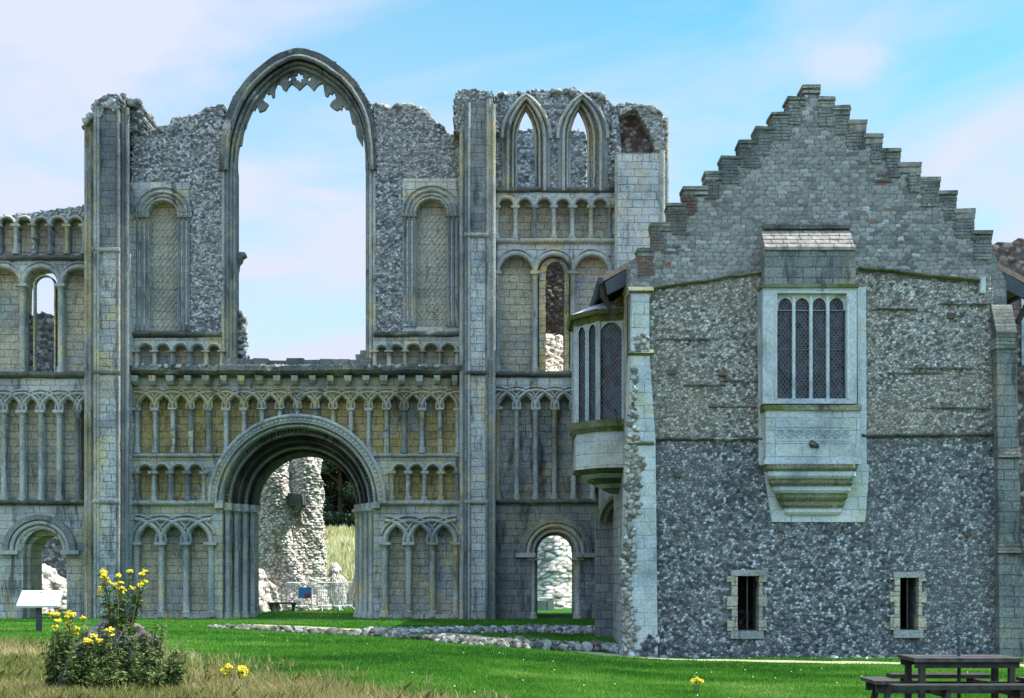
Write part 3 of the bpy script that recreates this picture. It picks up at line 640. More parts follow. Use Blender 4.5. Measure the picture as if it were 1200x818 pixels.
    for i in range(19):
        x = fx(160+20.75*i); mb = MB(); z1 = fz(441.5); w = .115+random.uniform(-.015, .015); k = random.uniform(.24, .31)
        mb.add([(x-w, 47.64, z1), (x+w, 47.64, z1), (x+w, 48.0, z1), (x-w, 48.0, z1), (x-w*.85, 47.68, z1-k*.6), (x+w*.85, 47.68, z1-k*.6), (x+w, 48.0, z1-k), (x-w, 48.0, z1-k), (x-w*.6, 47.80, z1-k*.98), (x+w*.6, 47.80, z1-k*.98)],
               [(0, 1, 2, 3), (0, 4, 5, 1), (4, 8, 9, 5), (8, 7, 6, 9), (0, 3, 7, 8, 4), (1, 5, 9, 6, 2)])
        mb.build('corbel', 'dressed_stone', FAC)
    # ---- portal
    hd = MB(); ring(hd, arch(PC[0]-PR, PC[0]+PR, PC[1], PR, 'round', 48), arch(PC[0]-2.62, PC[0]+2.62, PC[1], 2.62, 'round', 48), 47.80, 48.0)
    portal = hd.build('portal', 'dressed_stone', FAC)
    mb = MB(); mb.sweep(arch(PC[0]-2.84, PC[0]+2.84, PC[1], 2.84, 'round', 60), 47.81, roll(.06, .07))
    for i in range(110):                               # billets along the hood
        a = math.pi*(i+.5)/110
        if i % 2: continue
        p = (PC[0]-2.73*math.cos(a), PC[1]+2.73*math.sin(a)); t = (math.sin(a), math.cos(a))
        mb.bar((p[0]-t[0]*.045, 47.79, p[1]-t[1]*.045), (p[0]+t[0]*.045, 47.79, p[1]+t[1]*.045), .07)
    mb.build('hood_mould', 'dressed_stone', portal)
    orders = [(2.66, 2.46, 48.0), (2.46, 2.25, 48.40), (2.25, 2.05, 48.84), (2.05, 1.87, 49.28), (1.87, 1.71, 49.72)]
    for k, (ro, ri, y) in enumerate(orders):
        mb = MB(); ring(mb, arch(PC[0]-ro, PC[0]+ro, PC[1]+.002, ro, 'round', 40), arch(PC[0]-ri, PC[0]+ri, PC[1]+.002, ri, 'round', 40), y, 50.6+.01*k)
        for s in (-1, 1):
            m3 = MB(); xa, xb = sorted((PC[0]+s*ri, PC[0]+s*ro)); m3.box(xa, xb, y, 50.55, -.2, PC[1]-.02); m3.build('jamb', 'ashlar_nave' if k < 2 else 'ashlar_low', portal)
        od = mb.build('arch_order', 'ashlar_nave' if k == 0 else 'shade_stone', portal)  # inner orders coloured dark in place of recess shade
        rm = (ro+ri)/2; m2 = MB()
        m2.sweep(arch(PC[0]-ri-.055, PC[0]+ri+.055, PC[1], ri+.055, 'round', 50), y, roll(.055, .13))
        cnt = (64 if k == 1 else 56) if k in (1, 3) else 0
        for i in range(cnt):
            a = math.pi*(i+.5)/cnt; sl_ = .45 if (k == 1) else (.5 if i % 2 else -.5)
            p0 = ((rm-.05), a-sl_*.03); p1 = ((rm+.10), a+sl_*.03)
            q = [(PC[0]-r_*math.cos(t_), y-.03, PC[1]+r_*math.sin(t_)) for r_, t_ in (p0, p1)]
            if k == 3: m2.stone((PC[0]-rm*math.cos(a), y-.04, PC[1]+rm*math.sin(a)), .05, fine=False)
            else: m2.bar(q[0], q[1], .05, .16)
        if k in (0, 2, 4): m2.sweep(arch(PC[0]-ro+.05, PC[0]+ro-.05, PC[1], ro-.05, 'round', 50), y, roll(.035, .05))
        m2.build('order_moulding', 'dressed_stone' if k < 1 else 'dressed_dark' if k in (1, 3) else 'shade_stone', portal, smooth=45)
    for s in (-1, 1):
        for k, (ro, ri, y) in enumerate(orders[:-1]):
            column(PC[0]+s*(ri-.10), orders[k+1][2]-.10, .0, PC[1]-.13, .088, portal, 'dressed_stone')
        mb = MB()
        for k, (ro, ri, y) in enumerate(orders):
            xa, xb = sorted((PC[0]+s*(ri-.05), PC[0]+s*(ro+.02))); mb.box(xa, xb, y-.22+.004*k, 50.5, PC[1]-.16+.002*k, PC[1]+.03-.002*k)
        mb.build('impost', 'dressed_stone', portal)
    # ---- great window
    intr = catmull(xy([(276, 200), (275.5, 186), (277.5, 168), (284, 147), (293, 125), (304, 109), (317, 96), (333, 84), (349, 78.5), (365, 83), (379, 91), (400, 107), (416, 131), (424, 152), (428, 172), (429, 200)]), 4)
    extr = catmull(xy([(257, 200), (258, 186), (261, 152), (271, 120), (281, 104), (294, 88), (319, 67.5), (335, 60.5), (349, 57), (366, 60), (384, 68), (411, 89), (427, 111), (436, 132), (440, 172), (441, 200)]), 4)
    midl = [(a[0]*.52+b[0]*.48, a[1]*.52+b[1]*.48) for a, b in zip(intr, extr)]
    mb = MB(); ring(mb, extr, midl, 47.92, 48.85); gw = mb.build('great_window', 'lichen_stone', FAC)
    topstones('broken_top', extr[10:-6], 48.0, 48.8, 380, FAC, (.035, .085), 'rubble_grey')
    mb = MB(); ring(mb, midl, intr, 48.22, 48.56); mb.build('arch_order', 'dressed_dark', gw)
    q = lambda t: [(a[0]*(1-t)+b[0]*t, a[1]*(1-t)+b[1]*t) for a, b in zip(intr, extr)]
    mb = MB(); mb.sweep(q(.05), 48.22, roll(.05, .10)); mb.sweep(q(.30), 48.22, roll(.06, .16)); mb.sweep(q(.52), 47.95, roll(.07, .12))
    mb.build('arch_moulding', 'dressed_dark', gw, smooth=60)
    for (a, b, shafts) in ((257, 276, (261, 266, 270.5, 274.5)), (429, 441, (430.5, 434, 438.5))):
        mb = MB(); mb.box(fx(a), fx(b), 48.05, 48.62, fz(426), fz(199.5)); jb = mb.build('jamb', 'ashlar_dark', gw)
        for p in shafts:
            m2 = MB(); m2.lathe(fx(p), 48.06, [(fz(420), .06), (fz(300), .06), (fz(190), .06)], 10); m2.build('jamb_shaft', random.choice(('dressed_stone', 'dressed_dark')), jb, smooth=60)
    low = xy([(277, 172), (283, 170), (286, 149), (288, 150), (291, 135), (295, 127), (298, 129.5), (301, 123.5), (303.5, 131), (307, 130), (310.5, 128.5), (314.5, 122), (310, 119), (307.5, 114.5), (309.5, 113), (311.5, 108), (314, 110.5), (317, 109), (319, 114.5), (321.5, 113), (322, 104), (325, 97.5), (328.5, 99), (331, 104), (335, 106.5), (338, 101.5), (341.5, 98), (346, 101), (350.5, 105.5), (355, 101), (359, 97.5), (363, 101), (367.5, 106), (371, 101), (374, 98.5), (378.5, 97), (380, 108), (381, 112), (384, 113), (386, 109), (389, 110.5), (391, 107.5), (393, 113), (395, 114.5), (389, 119), (386.5, 123.5), (391, 127.5), (395, 129.3), (398, 127), (400, 129), (402, 123.5), (405.5, 128), (408, 127.5), (410, 133), (412.5, 144), (416, 146), (418, 160), (425, 172)], 48.34)
    def upper(Y, k0, k1): return [(x*Y/48.0, EYE+(z-EYE)*Y/48.0) for x, z in q(.12)[k0:k1]]
    up = upper(48.34, 8, -8)
    star = [(PX(350.7+(5.2 if i % 2 else 2.9)*math.cos(math.pi*i/6+.26), 48.34), PZ(89.6-(5.2 if i % 2 else 2.9)*math.sin(math.pi*i/6+.26), 48.34)) for i in range(12)]
    star = [(PX(350.7, 48.34)+(x-PX(350.7, 48.34))*1.32, PZ(90.4, 48.34)+(z-PZ(89.6, 48.34))*1.32) for x, z in star]
    def dot(px, py, rx, rz, m=8): return [(PX(px+rx*math.cos(2*math.pi*i/m), 48.34), PZ(py+rz*math.sin(2*math.pi*i/m), 48.34)) for i in range(m)]
    def cross(px, py, r, w): return [(PX(px+a, 48.34), PZ(py+b, 48.34)) for a, b in ((-w, -r), (w, -r), (w, -w), (r, -w), (r, w), (w, w), (w, r), (-w, r), (-w, w), (-r, w), (-r, -w), (-w, -w))]
    mb = MB(); mb.prism(up+list(reversed(low)), [star, dot(339.3, 92.3, 2.0, 2.9), dot(362.3, 92.3, 2.0, 2.9)], 48.32, 48.50)
    mb.build('tracery', 'dressed_dark', gw)
    mb = MB()
    mb.prism(xy([(274, 296), (287.5, 296.5), (288.5, 300), (284, 303), (283, 307), (280, 310), (279.5, 316), (276.5, 323), (274, 323)], 48.5), [], 48.35, 48.75); mb.build('tracery_stump', 'lichen_stone', gw)
    # walls either side of the great window
    for side in (0, 1):
        if side == 0:
            xa, xb, pa, pb = 155, 259, 157, 222; arcs = [160, 181, 201.5, 222, 241.5, 260]; lx0, lx1 = 174, 208; hx = 190.6; atop = 236; zb = 388; ptop = 213
            out = [(153, 216), (153, 150), (160, 150), (172, 153), (186, 149), (199, 147), (203, 138), (222, 136), (238, 130), (248, 124), (262, 120), (263, 150), (260, 200), (262, 395), (220, 395), (220, 216)]
        else:
            xa, xb, pa, pb = 438, 541, 472, 540; arcs = [439, 456, 474.5, 495, 515.5, 536]; lx0, lx1 = 487.5, 524; hx = 506; atop = 234; zb = 383; ptop = 209
            out = [(541, 214), (541, 157), (524, 157), (518, 148), (507, 140), (494, 128), (484, 122), (470, 121), (458, 126), (447, 122), (437, 118), (436, 150), (439, 200), (439, 393), (474, 393), (474, 214)]
        zr = (fx(lx1)-fx(lx0))/2; zs = fz(atop)-zr
        rec = opening(fx(lx0), fx(lx1), fz(zb), zs, zr, 'round', 16)
        MB().prism(flat(pa-6 if side == 0 else pa, pb, ptop, zb+8), [rec], 48.0, 48.36, back=False).build('window_panel', 'ashlar_grey', FAC)
        m2 = MB()
        for k, (ex, w, d) in enumerate(((.04, .038, .09), (.16, .035, .06), (.30, .05, .09), (.45, .025, .06))):
            m2.sweep(arch(fx(lx0)-ex, fx(lx1)+ex, zs, zr+ex, 'round', 24), 48.0-.002*k, roll(w, d))
        bw = m2.build('blind_window', 'ashlar_low', FAC, smooth=50)
        for ex in (.06, .21, .36):
            for s in (-1, 1):
                x = fx((lx0+lx1)/2)+s*(zr+ex)
                if fx(pa-8) < x < fx(pb+2): column(x, 48.0, fz(zb), zs, .048, bw, 'dressed_dark', cap=.16)
        dm = MB(); wz0, wz1, wx0, wx1 = fz(zb), fz(atop), fx(lx0), fx(lx1); W_ = wx1-wx0; spd = .21; kk = -int(W_/spd*1.3)-1
        while kk*spd < wz1-wz0:
            for sg in (1, -1):
                za = wz0+kk*spd; ua, ub = max(0, (wz0-za)/1.25), min(W_, (wz1-.35-za)/1.25)
                if ub-ua > .04:
                    xa_, xb_ = (wx0+ua, wx0+ub) if sg == 1 else (wx1-ua, wx1-ub); yy_ = 48.352-.004*sg; dm.bar((xa_, yy_, za+ua*1.25), (xb_, yy_, za+ub*1.25), .026, .03)
            kk += 1
        dm.build('diaper_panel', 'dressed_stone', bw, recalc=False)
        hs = arcade(FAC, [fx(p) for p in arcs], fz(429), fz(412), 'round', r=.085)
        MB().prism(flat(xa, xb, 391, 432), hs, 48.0, 48.36, back=False).build('gallery_wall', 'ashlar_grey', FAC)
        string(xa, xb, 392, FAC, h=.17, d=.16, mat='lichen_stone', rough=.02)
        rubble_panel('rubble_wall', xy(out), [], 48.06, 'rubble_grey', FAC, seed=30+side, su=.088, sv=.064, g=.021, depth=.85, bulge=.12)
        core = [(x, y+7 if y < 210 else y) for x, y in out]
        cx0, cx1 = (152, 268) if side == 0 else (436, 546)
        tops = [p for p in out if p[1] < 170 and p[0] != out[0][0]]
        if side == 0: poly = [(cx0, 430), (cx0, 160), (172, 160), (200, 155), (240, 140), (258, 140), (258, 200), (268, 200), (268, 430)]
        else: poly = [(cx1, 430), (cx1, 165), (524, 165), (505, 150), (484, 132), (450, 134), (443, 140), (443, 200), (436, 200), (436, 430)]
        MB().prism(xy(poly), [], 48.36, 48.86).build('nave_gable_wall', 'ashlar_tan', FAC)
        topstones('broken_top', xy(sorted([p for p in out if p[1] < 160 and p[1] > 119 and 155 < p[0] < 260 or p[1] < 160 and 445 < p[0] < 540])), 48.1, 48.8, 150, FAC)
    mb = MB(); x = fx(262)                              # broken window sill
    while x < fx(430):
        w = random.uniform(.35, .7); mb.box(x, x+w-.012, 47.9, 49.5, fz(429), fz(421.5)+random.uniform(-.03, .05), .012); x += w
    mb.build('window_sill', 'lichen_stone', gw)
    mb = MB()
    for k in range(170):
        t = random.random(); mb.stone((fx(276+random.uniform(-2, 8)*(.4+t*.6)), 48.8+random.uniform(-.4, .4), fz(362+58*t)), random.uniform(.05, .12))
    mb.build('broken_jamb', 'rubble_grey', gw, recalc=False)
    mb = MB(); mb.box(fx(416), fx(431), 48.2, 49.3, fz(421), fz(414), .02); mb.box(fx(421), fx(431), 48.3, 49.2, fz(414), fz(409), .02); mb.build('broken_jamb', 'lichen_stone', gw)
    # ---- south tower
    holes = []
    n = 6; holes += arcade(FAC, [fx(583+22.4*i) for i in range(n+1)], fz(586), fz(478), 'inter', r=.10)
    h = arcade(FAC, [fx(p) for p in (582.5, 627, 671.5, 716)], fz(437), fz(319), 'round', r=.10); holes += h
    holes += arcade(FAC, [fx(p) for p in (581.5, 604, 626, 649, 670.7, 692.5, 714.5)], fz(279.5), fz(242), 'round', r=.085)
    tw = opening(fx(637), fx(662), fz(441), fz(312), fz(293)-fz(312), 'round')
    dr = opening(fx(622), fx(680), -.25, fz(648), (fx(680)-fx(622))/2, 'round', 24); holes.append(dr)
    drb = opening(fx(630), fx(672.5), -.25, fz(648), fz(626)-fz(648), 'round', 24)
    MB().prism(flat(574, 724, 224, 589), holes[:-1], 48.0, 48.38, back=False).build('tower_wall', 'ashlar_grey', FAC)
    MB().prism(flat(574, 724, 589, 732), holes[-1:], 48.0, 48.38, back=False).build('tower_wall', 'ashlar_dark', FAC)  # dark grey lower storey, tone partly standing in for shade from the house
    MB().prism(flat(546, 776, 440, 732), [drb], 48.385, 49.6).build('tower_wall', 'ashlar_low', FAC)
    MB().prism(flat(546, 776, 224, 440), [[(x, max(z, fz(439.5))) for x, z in tw]], 48.38, 49.6).build('tower_wall', 'ashlar_tan', FAC)
    mb = MB(); ring(mb, opening(fx(632), fx(667), fz(437), fz(319), fz(301)-fz(319)), opening(fx(639.6), fx(661.8), fz(437), fz(319), fz(305.5)-fz(319)), 48.13, 48.38); mb.build('window_reveal', 'ashlar_warm', FAC)
    for py, m_ in ((283, 'dressed_stone'), (439, 'lichen_stone'), (588, 'lichen_stone')): string(575, 722, py, FAC, h=.18, d=.15, mat=m_, rough=.012)
    string(576, 720, 223, FAC, h=.16, d=.12, mat='lichen_stone', rough=.015)
    lanc = [((588, 645), (595, 638), (600.5, 633), (604.5, 628.5)), ((653.5, 712), (660.5, 704), (664.5, 697), (667, 690.5))]
    ap = (112, 116, 119.5, 122.5); lh = []
    for L in lanc:
        ops = [opening(fx(a), fx(b), fz(224), fz(163), fz(t)-fz(163), 'point', 18) for (a, b), t in zip(L, ap)]
        lh.append(opening(fx(L[0][0])+.02, fx(L[0][1])-.02, fz(230), fz(163), fz(ap[0])-fz(163), 'point', 18))
        part = None
        for k in range(3):
            mb = MB(); ring(mb, ops[k], ops[k+1], 47.95+.22*k, 48.78+.01*k)
            o = mb.build('lancet_window' if k == 0 else 'window_order', 'ashlar_low' if k else 'dressed_dark', FAC if k == 0 else part)
            if k == 0: part = o
            m2 = MB(); m2.sweep(ops[k+1], 47.95+.22*k, roll(.05, .09))
            if k == 0: m2.sweep(ops[0][1:-1], 47.95, roll(.06, .09))
            m2.build('window_moulding', 'dressed_stone', part, smooth=50)
    rubble_panel('rubble_wall', xy([(574, 226), (574, 118), (584, 112), (600, 108), (615, 110), (625, 104), (640, 105), (655, 103.5), (668, 103), (682, 106), (700, 108), (712, 116), (720, 124), (724, 226)]), lh, 48.04, 'rubble_grey', FAC, seed=41, su=.088, sv=.064, g=.021, depth=1.5, bulge=.10)
    topstones('broken_top', xy([(540, 111), (570, 112), (600, 109), (640, 106), (680, 106), (705, 111), (720, 125), (745, 124), (765, 126), (780, 140)]), 47.9, 49.8, 330, FAC)
    # tower: middle turret and outer turret
    body(546, 572, 128, 47.2, 'ashlar_dark', py0=283); body(546, 572, 283, 47.18, 'ashlar_grey', py0=440); body(546, 572, 440, 47.19, 'ashlar_grey', py0=733)
    body(540, 580, 150, 47.65, 'ashlar_grey', 'turret_backing', Y1=49.4)
    for p, t in ((542, 148), (573.5, 126), (578, 128)): shaft(p, 732, t, 47.5 if p > 570 else 47.6, .085)
    rubble_panel('broken_turret_head', xy([(533, 160), (532, 122), (537, 111), (550, 108), (562, 110), (578, 113), (584, 160)]), [], 47.55, 'rubble_grey', FAC, seed=45, su=.088, sv=.064, g=.021, depth=2.0, bulge=.2)
    for p in (547, 550.5, 571): shaft(p, 732, 130, 47.17, .05, random.choice(('dressed_stone', 'dressed_dark')))
    for py in (283, 441, 590): string(545, 573, py, FAC, h=.15, d=.10, Yf=47.18, mat='dressed_stone' if py != 441 else 'lichen_stone')
    body(722, 769, 186, 47.35, 'ashlar_grey'); body(716, 784, 440, 47.75, 'ashlar_low', 'turret_backing', Y1=50.0); body(767, 783, 150, 48.1, 'ashlar_grey', 'turret_backing', Y1=50.0)
    body(722, 769, 440, 47.33, 'ashlar_low', py0=732)
    for p, t in ((722, 188), (770, 186), (774.5, 182), (781, 138)): shaft(p, 732, t, 47.48 if p < 775 else 48.05, .085)
    rubble_panel('broken_turret_head', xy([(715, 190), (717, 124), (735, 121), (750, 122), (765, 124), (777, 134), (781, 150), (781, 190)]), [[(fx(a), fz(b)) for a, b in ((729, 184), (725, 138), (744, 128), (762, 158), (768, 178), (752, 184))]], 47.95, 'rubble_grey', FAC, seed=47, su=.088, sv=.064, g=.021, depth=2.4, bulge=.15)
    rubble_panel('broken_vault', xy([(720, 188), (720, 128), (770, 128), (772, 188)]), [], 48.6, 'rubble_red', FAC, seed=48, su=.2, sv=.12, depth=.4, bulge=.5, ragged=False)
    # tower door
    cx = fx(651); zs = fz(648); d_ = MB()
    for ro, ri, y0, y1 in ((1.18, .99, 47.82, 48.0), (1.0, .80, 47.93, 48.1)): ring(d_, arch(cx-ro, cx+ro, zs, ro, 'round', 24), arch(cx-ri, cx+ri, zs, ri, 'round', 24), y0, y1)
    dp = d_.build('doorway_arch', 'dressed_dark', FAC)
    a = MB(); a.sweep(arch(cx-.90, cx+.90, zs, .90, 'round', 24), 47.93, roll(.07, .07)); a.sweep(arch(cx-.74, cx+.74, zs, .74, 'round', 24), 48.05, roll(.07, .07)); a.build('arch_moulding', 'dressed_stone', dp, smooth=50)
    a = MB()
    for s in (-1, 1): a.box(cx+s*.98-.32, cx+s*.98+.32, 47.80, 48.2, zs-.14, zs)
    a.build('impost', 'dressed_stone', dp)
    for s in (-1, 1): column(cx+s*.74, 48.14, .0, zs-.14, .10, dp)
    # inside of the tower
    bw = xy([(585, 735), (585, 152), (600, 148), (612, 151), (630, 149), (650, 152), (664, 155), (678, 151), (687.2, 156), (687.2, 735)], 53.4)
    rubble_panel('tower_rear_wall', bw, [opening(PX(612, 53.4), PX(688, 53.4), -.3, PZ(652, 53.4), 1.1, 'round')], 53.4, 'rubble_grey', FAC, seed=50, g=.03, su=.13, sv=.095, depth=.7)
    rubble_panel('vault_wall', xy([(622, 460), (622, 292), (684, 292), (684, 460)], 52.9), [], 52.9, 'rubble_red', FAC, seed=52, g=.03, su=.14, sv=.09, depth=.3, bulge=.3)
    m = MB(); m.box(fx(548), fx(572), 49.6, 54.1, -.1, fz(150)); m.build('tower_side_wall', 'ashlar_low', FAC)
    m = MB(); m.box(fx(748), fx(776), 50.0, 54.1, -.1, fz(420)); m.build('tower_side_wall', 'ashlar_low', FAC)
    m = MB(); m.box(fx(572), fx(748), 49.6, 53.4, fz(452), fz(445)); m.build('tower_floor', 'ashlar_low', FAC)
    m = MB()
    for k in range(420):
        t = random.random(); yy = 50.4+1.9*t; m.stone((PX(626+48*random.random(), yy), yy, PZ(446-52*t*(.75+.25*random.random()), yy)), random.uniform(.07, .17))
    m.build('fallen_rubble', 'rubble_white', FAC, recalc=False)
make_front()

# ------------------------------------------------------------------ the prior's house in front on the right
YL = 34.56
def lx(p): return PX(p, YL)
def lz(p): return PZ(p, YL)
def lp(pts): return [(lx(a), lz(b)) for a, b in pts]
def lflat(a, b, c, d): return lp([(a, c), (b, c), (b, d), (a, d)])
LODGE = empty('stepped_gable_house', 'flint house with stepped brick gable, stone oriel window and bow window on its side', 'house', (7, YL, G(7, YL)))
STEP_L = [(924, 942, 114), (905, 925, 132), (886, 906, 149), (867, 887, 165), (846, 868, 183), (827, 847, 201), (801, 828, 219), (783, 802, 238), (764, 784, 261), (748, 765, 291)]
STEP_R = [(960, 977, 114), (976, 995, 124), (994, 1014, 141), (1013, 1033, 157), (1032, 1054, 174), (1053, 1078, 191), (1077, 1100, 208), (1099, 1120, 224), (1119, 1141, 245), (1140, 1161, 270)]
def make_lodge():
    out = []
    for a, b, t in reversed(STEP_L): out += [(a, t+3), (b-1, t+3)]
    out += [(941, 103), (960, 103)]
    for a, b, t in STEP_R: out += [(a+1, t+3), (b, t+3)]
    out += [(1161, 345), (1005, 322), (893, 326), (763, 345), (736, 345), (736, 310), (748, 303)]
    g = MB().prism(lp(out), [], YL, YL+.55).build('gable', 'gable_stone', LODGE)
    for side, steps in (('l', STEP_L+[(941, 960, 100)]), ('r', STEP_R)):
        for a, b, t in steps:
            h = 12 if side == 'r' else 10
            mb = MB(); z1 = lz(t); z0 = lz(t+h); zm = lz(t+h*.45)
            mb.box(lx(a)-.03, lx(b)+.03, YL-.07, YL+.62, zm+.01, z1, .012); mb.box(lx(a)-.01, lx(b)+.02, YL-.05, YL+.60, z0, zm+.002, .010)
            mb.build('coping', 'coping_stone' if side == 'l' and a < 930 else 'stone_slate' if t % 2 else 'coping_stone', g)
            x0, x1 = (a-.5, a+random.randint(13, 24)) if side == 'l' else (b-random.randint(13, 24), b+.5)
            if a == 941: continue
            nb = int((lz(t+h)-lz(t+h+24))/.075); mb = MB()
            for k in range(nb):
                zz = lz(t+h)-.075*(k+1); ex = random.uniform(-.05, .05); xa, xb = lx(x0), lx(x1)
                if side == 'l': xb += ex
                else: xa += ex
                w = (xb-xa)/2
                for q in range(2): mb.box(xa+w*q+.004, xa+w*(q+1)-.004, YL-.05, YL+.2, zz+.005, zz+.07, .004)
            mb.build('brick_quoin', 'red_brick' if side == 'l' and b < 850 else 'gable_stone', g)
    rubble_panel('gable_face', lp([(a+1 if k_ > 0 else a, b+8) for k_, (a, b) in enumerate(out)]), [], YL-.012, 'gable_rubble', g, g=.021, su=.19, sv=.098, amp=.020, depth=.08, seed=88, ragged=False, bulge=.05, sq=True)
    for (pxa, pxb, pya, pyb) in ((765, 800, 266, 298), (1018, 1046, 198, 214)):   # red brick mends
        mb = MB(); z = lz(pyb)
        while z < lz(pya):
            x = lx(pxa)+random.uniform(0, .25); xe = lx(pxb)-random.uniform(0, .3)
            while x < xe:
                if random.random() < .42: mb.box(x, x+.2, YL-.046, YL+.1, z+.004, z+.066, .004)
                x += .215
            z += .075
        if mb.v: mb.build('brick_patch', 'red_brick', g)
    # flint faces
    sl = [opening(lx(863), lx(888), lz(739), lz(675), .001, 'point', 2), opening(lx(1052), lx(1074), lz(738), lz(677), .001, 'point', 2)]
    upf = lp([(757, 341), (893, 322), (1006, 319), (1163, 338), (1163, 517), (757, 517)])
    rubble_panel('flint_wall', upf, [], YL-.06, 'flint_light', LODGE, g=.019, su=.080, sv=.056, amp=.028, depth=.14, seed=61, ragged=False, bulge=.06)
    lof = lp([(757, 514), (1166, 514), (1170, 785), (757, 785)])
    rubble_panel('flint_wall', lof, [lp([(861, 741), (861, 673), (890, 673), (890, 741)]), lp([(1050, 740), (1050, 675), (1076, 675), (1076, 740)])], YL-.10, 'flint_dark', LODGE, g=.019, su=.082, sv=.062, amp=.030, depth=.16, seed=67, ragged=False, bulge=.05)
    MB().prism(lp([(738, 345), (1163, 345), (1168, 790), (738, 790)]), sl, YL+.03, YL+.75).build('wall_core', 'gable_stone', LODGE)
    def lstring(pts, h, d, mat, Y=YL-.08, name='string_course'):
        P = lp(pts); n = 14; P2 = []
        for a, b in zip(P, P[1:]): P2 += [(a[0]+(b[0]-a[0])*i/n, a[1]+(b[1]-a[1])*i/n+random.uniform(-.012, .012)) for i in range(n)]
        return MB().sweep(P2+[P[-1]], Y, [(-h/2, .03), (-h/2, -d*.6), (-h*.1, -d), (h*.2, -d), (h/2, -.0)]).build(name, mat, LODGE)
    lstring([(764, 339), (894, 319)], .075, .11, 'mossy_stone'); lstring([(1005, 315), (1150, 330)], .085, .11, 'mossy_stone')
    m = MB(); m.box(lx(1146), lx(1152), YL-.2, YL, lz(345), lz(326)); m.build('string_stop', 'dressed_pale', LODGE)
    lstring([(763, 515), (898, 515)], .08, .13, 'lichen_stone'); lstring([(1008, 511), (1161, 509)], .09, .13, 'lichen_stone')
    # put-log holes plugged with brick
    for px, py in ((793, 557), (800, 619), (914, 620), (992, 622), (1132, 626), (1127, 555), (1113, 371), (846, 438), (788, 436)):
        m = MB(); m.box(lx(px)-.09, lx(px)+.09, YL-.165, YL-.05, lz(py)-.06, lz(py)+.06, .012); m.build('brick_plug', 'red_brick', LODGE)
    for px0, px1, py in ((845, 886, 447), (800, 850, 452), (770, 830, 398), (1062, 1135, 432), (1040, 1100, 438), (1085, 1150, 478), (830, 884, 477), (1020, 1070, 363), (1100, 1156, 357)):
        mb = MB(); x = lx(px0); z = lz(py)
        while x < lx(px1): w = random.uniform(.15, .3); mb.box(x, x+w-.015, YL-.125, YL-.03, z-.014, z+.016+random.uniform(0, .008), .004); x += w; z += random.uniform(-.008, .008)
        mb.build('tile_course', 'lichen_stone', LODGE)
    # slit windows
    for a, b, t, bt, fa, fb in ((863, 888, 675, 739, 851, 897), (1052, 1074, 677, 738, 1041, 1083)):
        m = MB(); m.box(lx(fa+4), lx(fb-2), YL-.21, YL+.3, lz(t)+.004, lz(t-7)); sw = m.build('slit_window', 'dressed_stone', LODGE)
        for s_ in (0, 1):
            mb = MB(); k = s_; z = bt
            while z > t+2:
                h = random.uniform(11, 19); zt = max(z-h, t); o = 5 if k % 2 else 0
                if s_ == 0: mb.box(lx(fa+o), lx(a), YL-.20, YL+.3, lz(z)+.004, lz(zt)-.004, .008)
                else: mb.box(lx(b), lx(fb-(5-o)), YL-.20, YL+.3, lz(z)+.004, lz(zt)-.004, .008)
                z = zt; k += 1
            mb.build('jamb', 'ashlar_tan', sw)
        m = MB(); m.box(lx(fa+4), lx(fb-4), YL-.215, YL+.3, lz(bt+9), lz(bt)-.004); m.build('sill', 'dressed_stone', sw)
        m = MB(); m.box(lx((a+b)/2)-.012, lx((a+b)/2)+.012, YL-.02, YL+.02, lz(bt), lz(t)); m.build('window_bar', 'iron', sw)
    rubble_panel('inner_wall', lp([(830, 790), (830, 690), (880, 670), (930, 690), (930, 790)]), [], YL+2.2, 'rubble_red', LODGE, g=.04, seed=70, depth=.3)
    # left corner buttress
    bt = MB().prism(lp([(727, 786), (769, 786), (766, 515), (759, 415), (759, 345), (739, 345), (738, 415), (734, 515)]), [], YL-.42, YL+.6).build('corner_buttress', 'ashlar_pale', LODGE)
    for k, poly in enumerate((
        [(727, 668), (744, 668), (741, 610), (752, 596), (748, 575), (757, 548), (744, 530), (752, 515), (734, 510)], [(727, 770), (742, 770), (746, 735), (738, 700), (742, 668), (728, 660)],
        [(738, 395), (757, 395), (757, 415), (738, 415)], [(735, 508), (746, 508), (742, 470), (748, 445), (738, 425)], [(740, 786), (768, 786), (768, 740), (750, 748)])):
        rubble_panel('flint_patch', lp(poly), [], YL-.425, 'flint_light' if k != 4 else 'flint_dark', bt, g=.024, su=.13, sv=.10, amp=.05, depth=.12, seed=75+k)
    for py, w in ((345, .05), (417, .06), (521, .08)):
        m = MB(); x0, x1 = lx(735), lx(764); m.add([(x0, YL-.5, lz(py)), (x1, YL-.5, lz(py)), (x1, YL-.3, lz(py-6)), (x0, YL-.3, lz(py-6)), (x0, YL-.42, lz(py+3)), (x1, YL-.42, lz(py+3))], [(0, 1, 2, 3), (0, 4, 5, 1)]); m.build('weathering', 'mossy_stone', bt)
    # right buttress
    bt = MB().prism(lp([(1165, 786), (1196, 786), (1191, 650), (1187, 530), (1183, 388), (1161, 388)]), [], YL-.42, YL+.6).build('buttress', 'ashlar_dark', LODGE)
    x0, x1 = lx(1160), lx(1184)
    m = MB(); m.add([(x0, YL-.46, lz(392)), (x1, YL-.46, lz(392)), (x1, YL-.46, lz(412)), (x0, YL-.46, lz(412)), (x0, YL-.1, lz(358)), (x1, YL-.1, lz(358)), (x1, YL-.1, lz(412)), (x0, YL-.1, lz(412))], [(0, 1, 2, 3), (0, 4, 5, 1), (0, 3, 7, 4), (1, 5, 6, 2), (3, 2, 6, 7)]); m.build('weathering', 'coping_stone', bt)
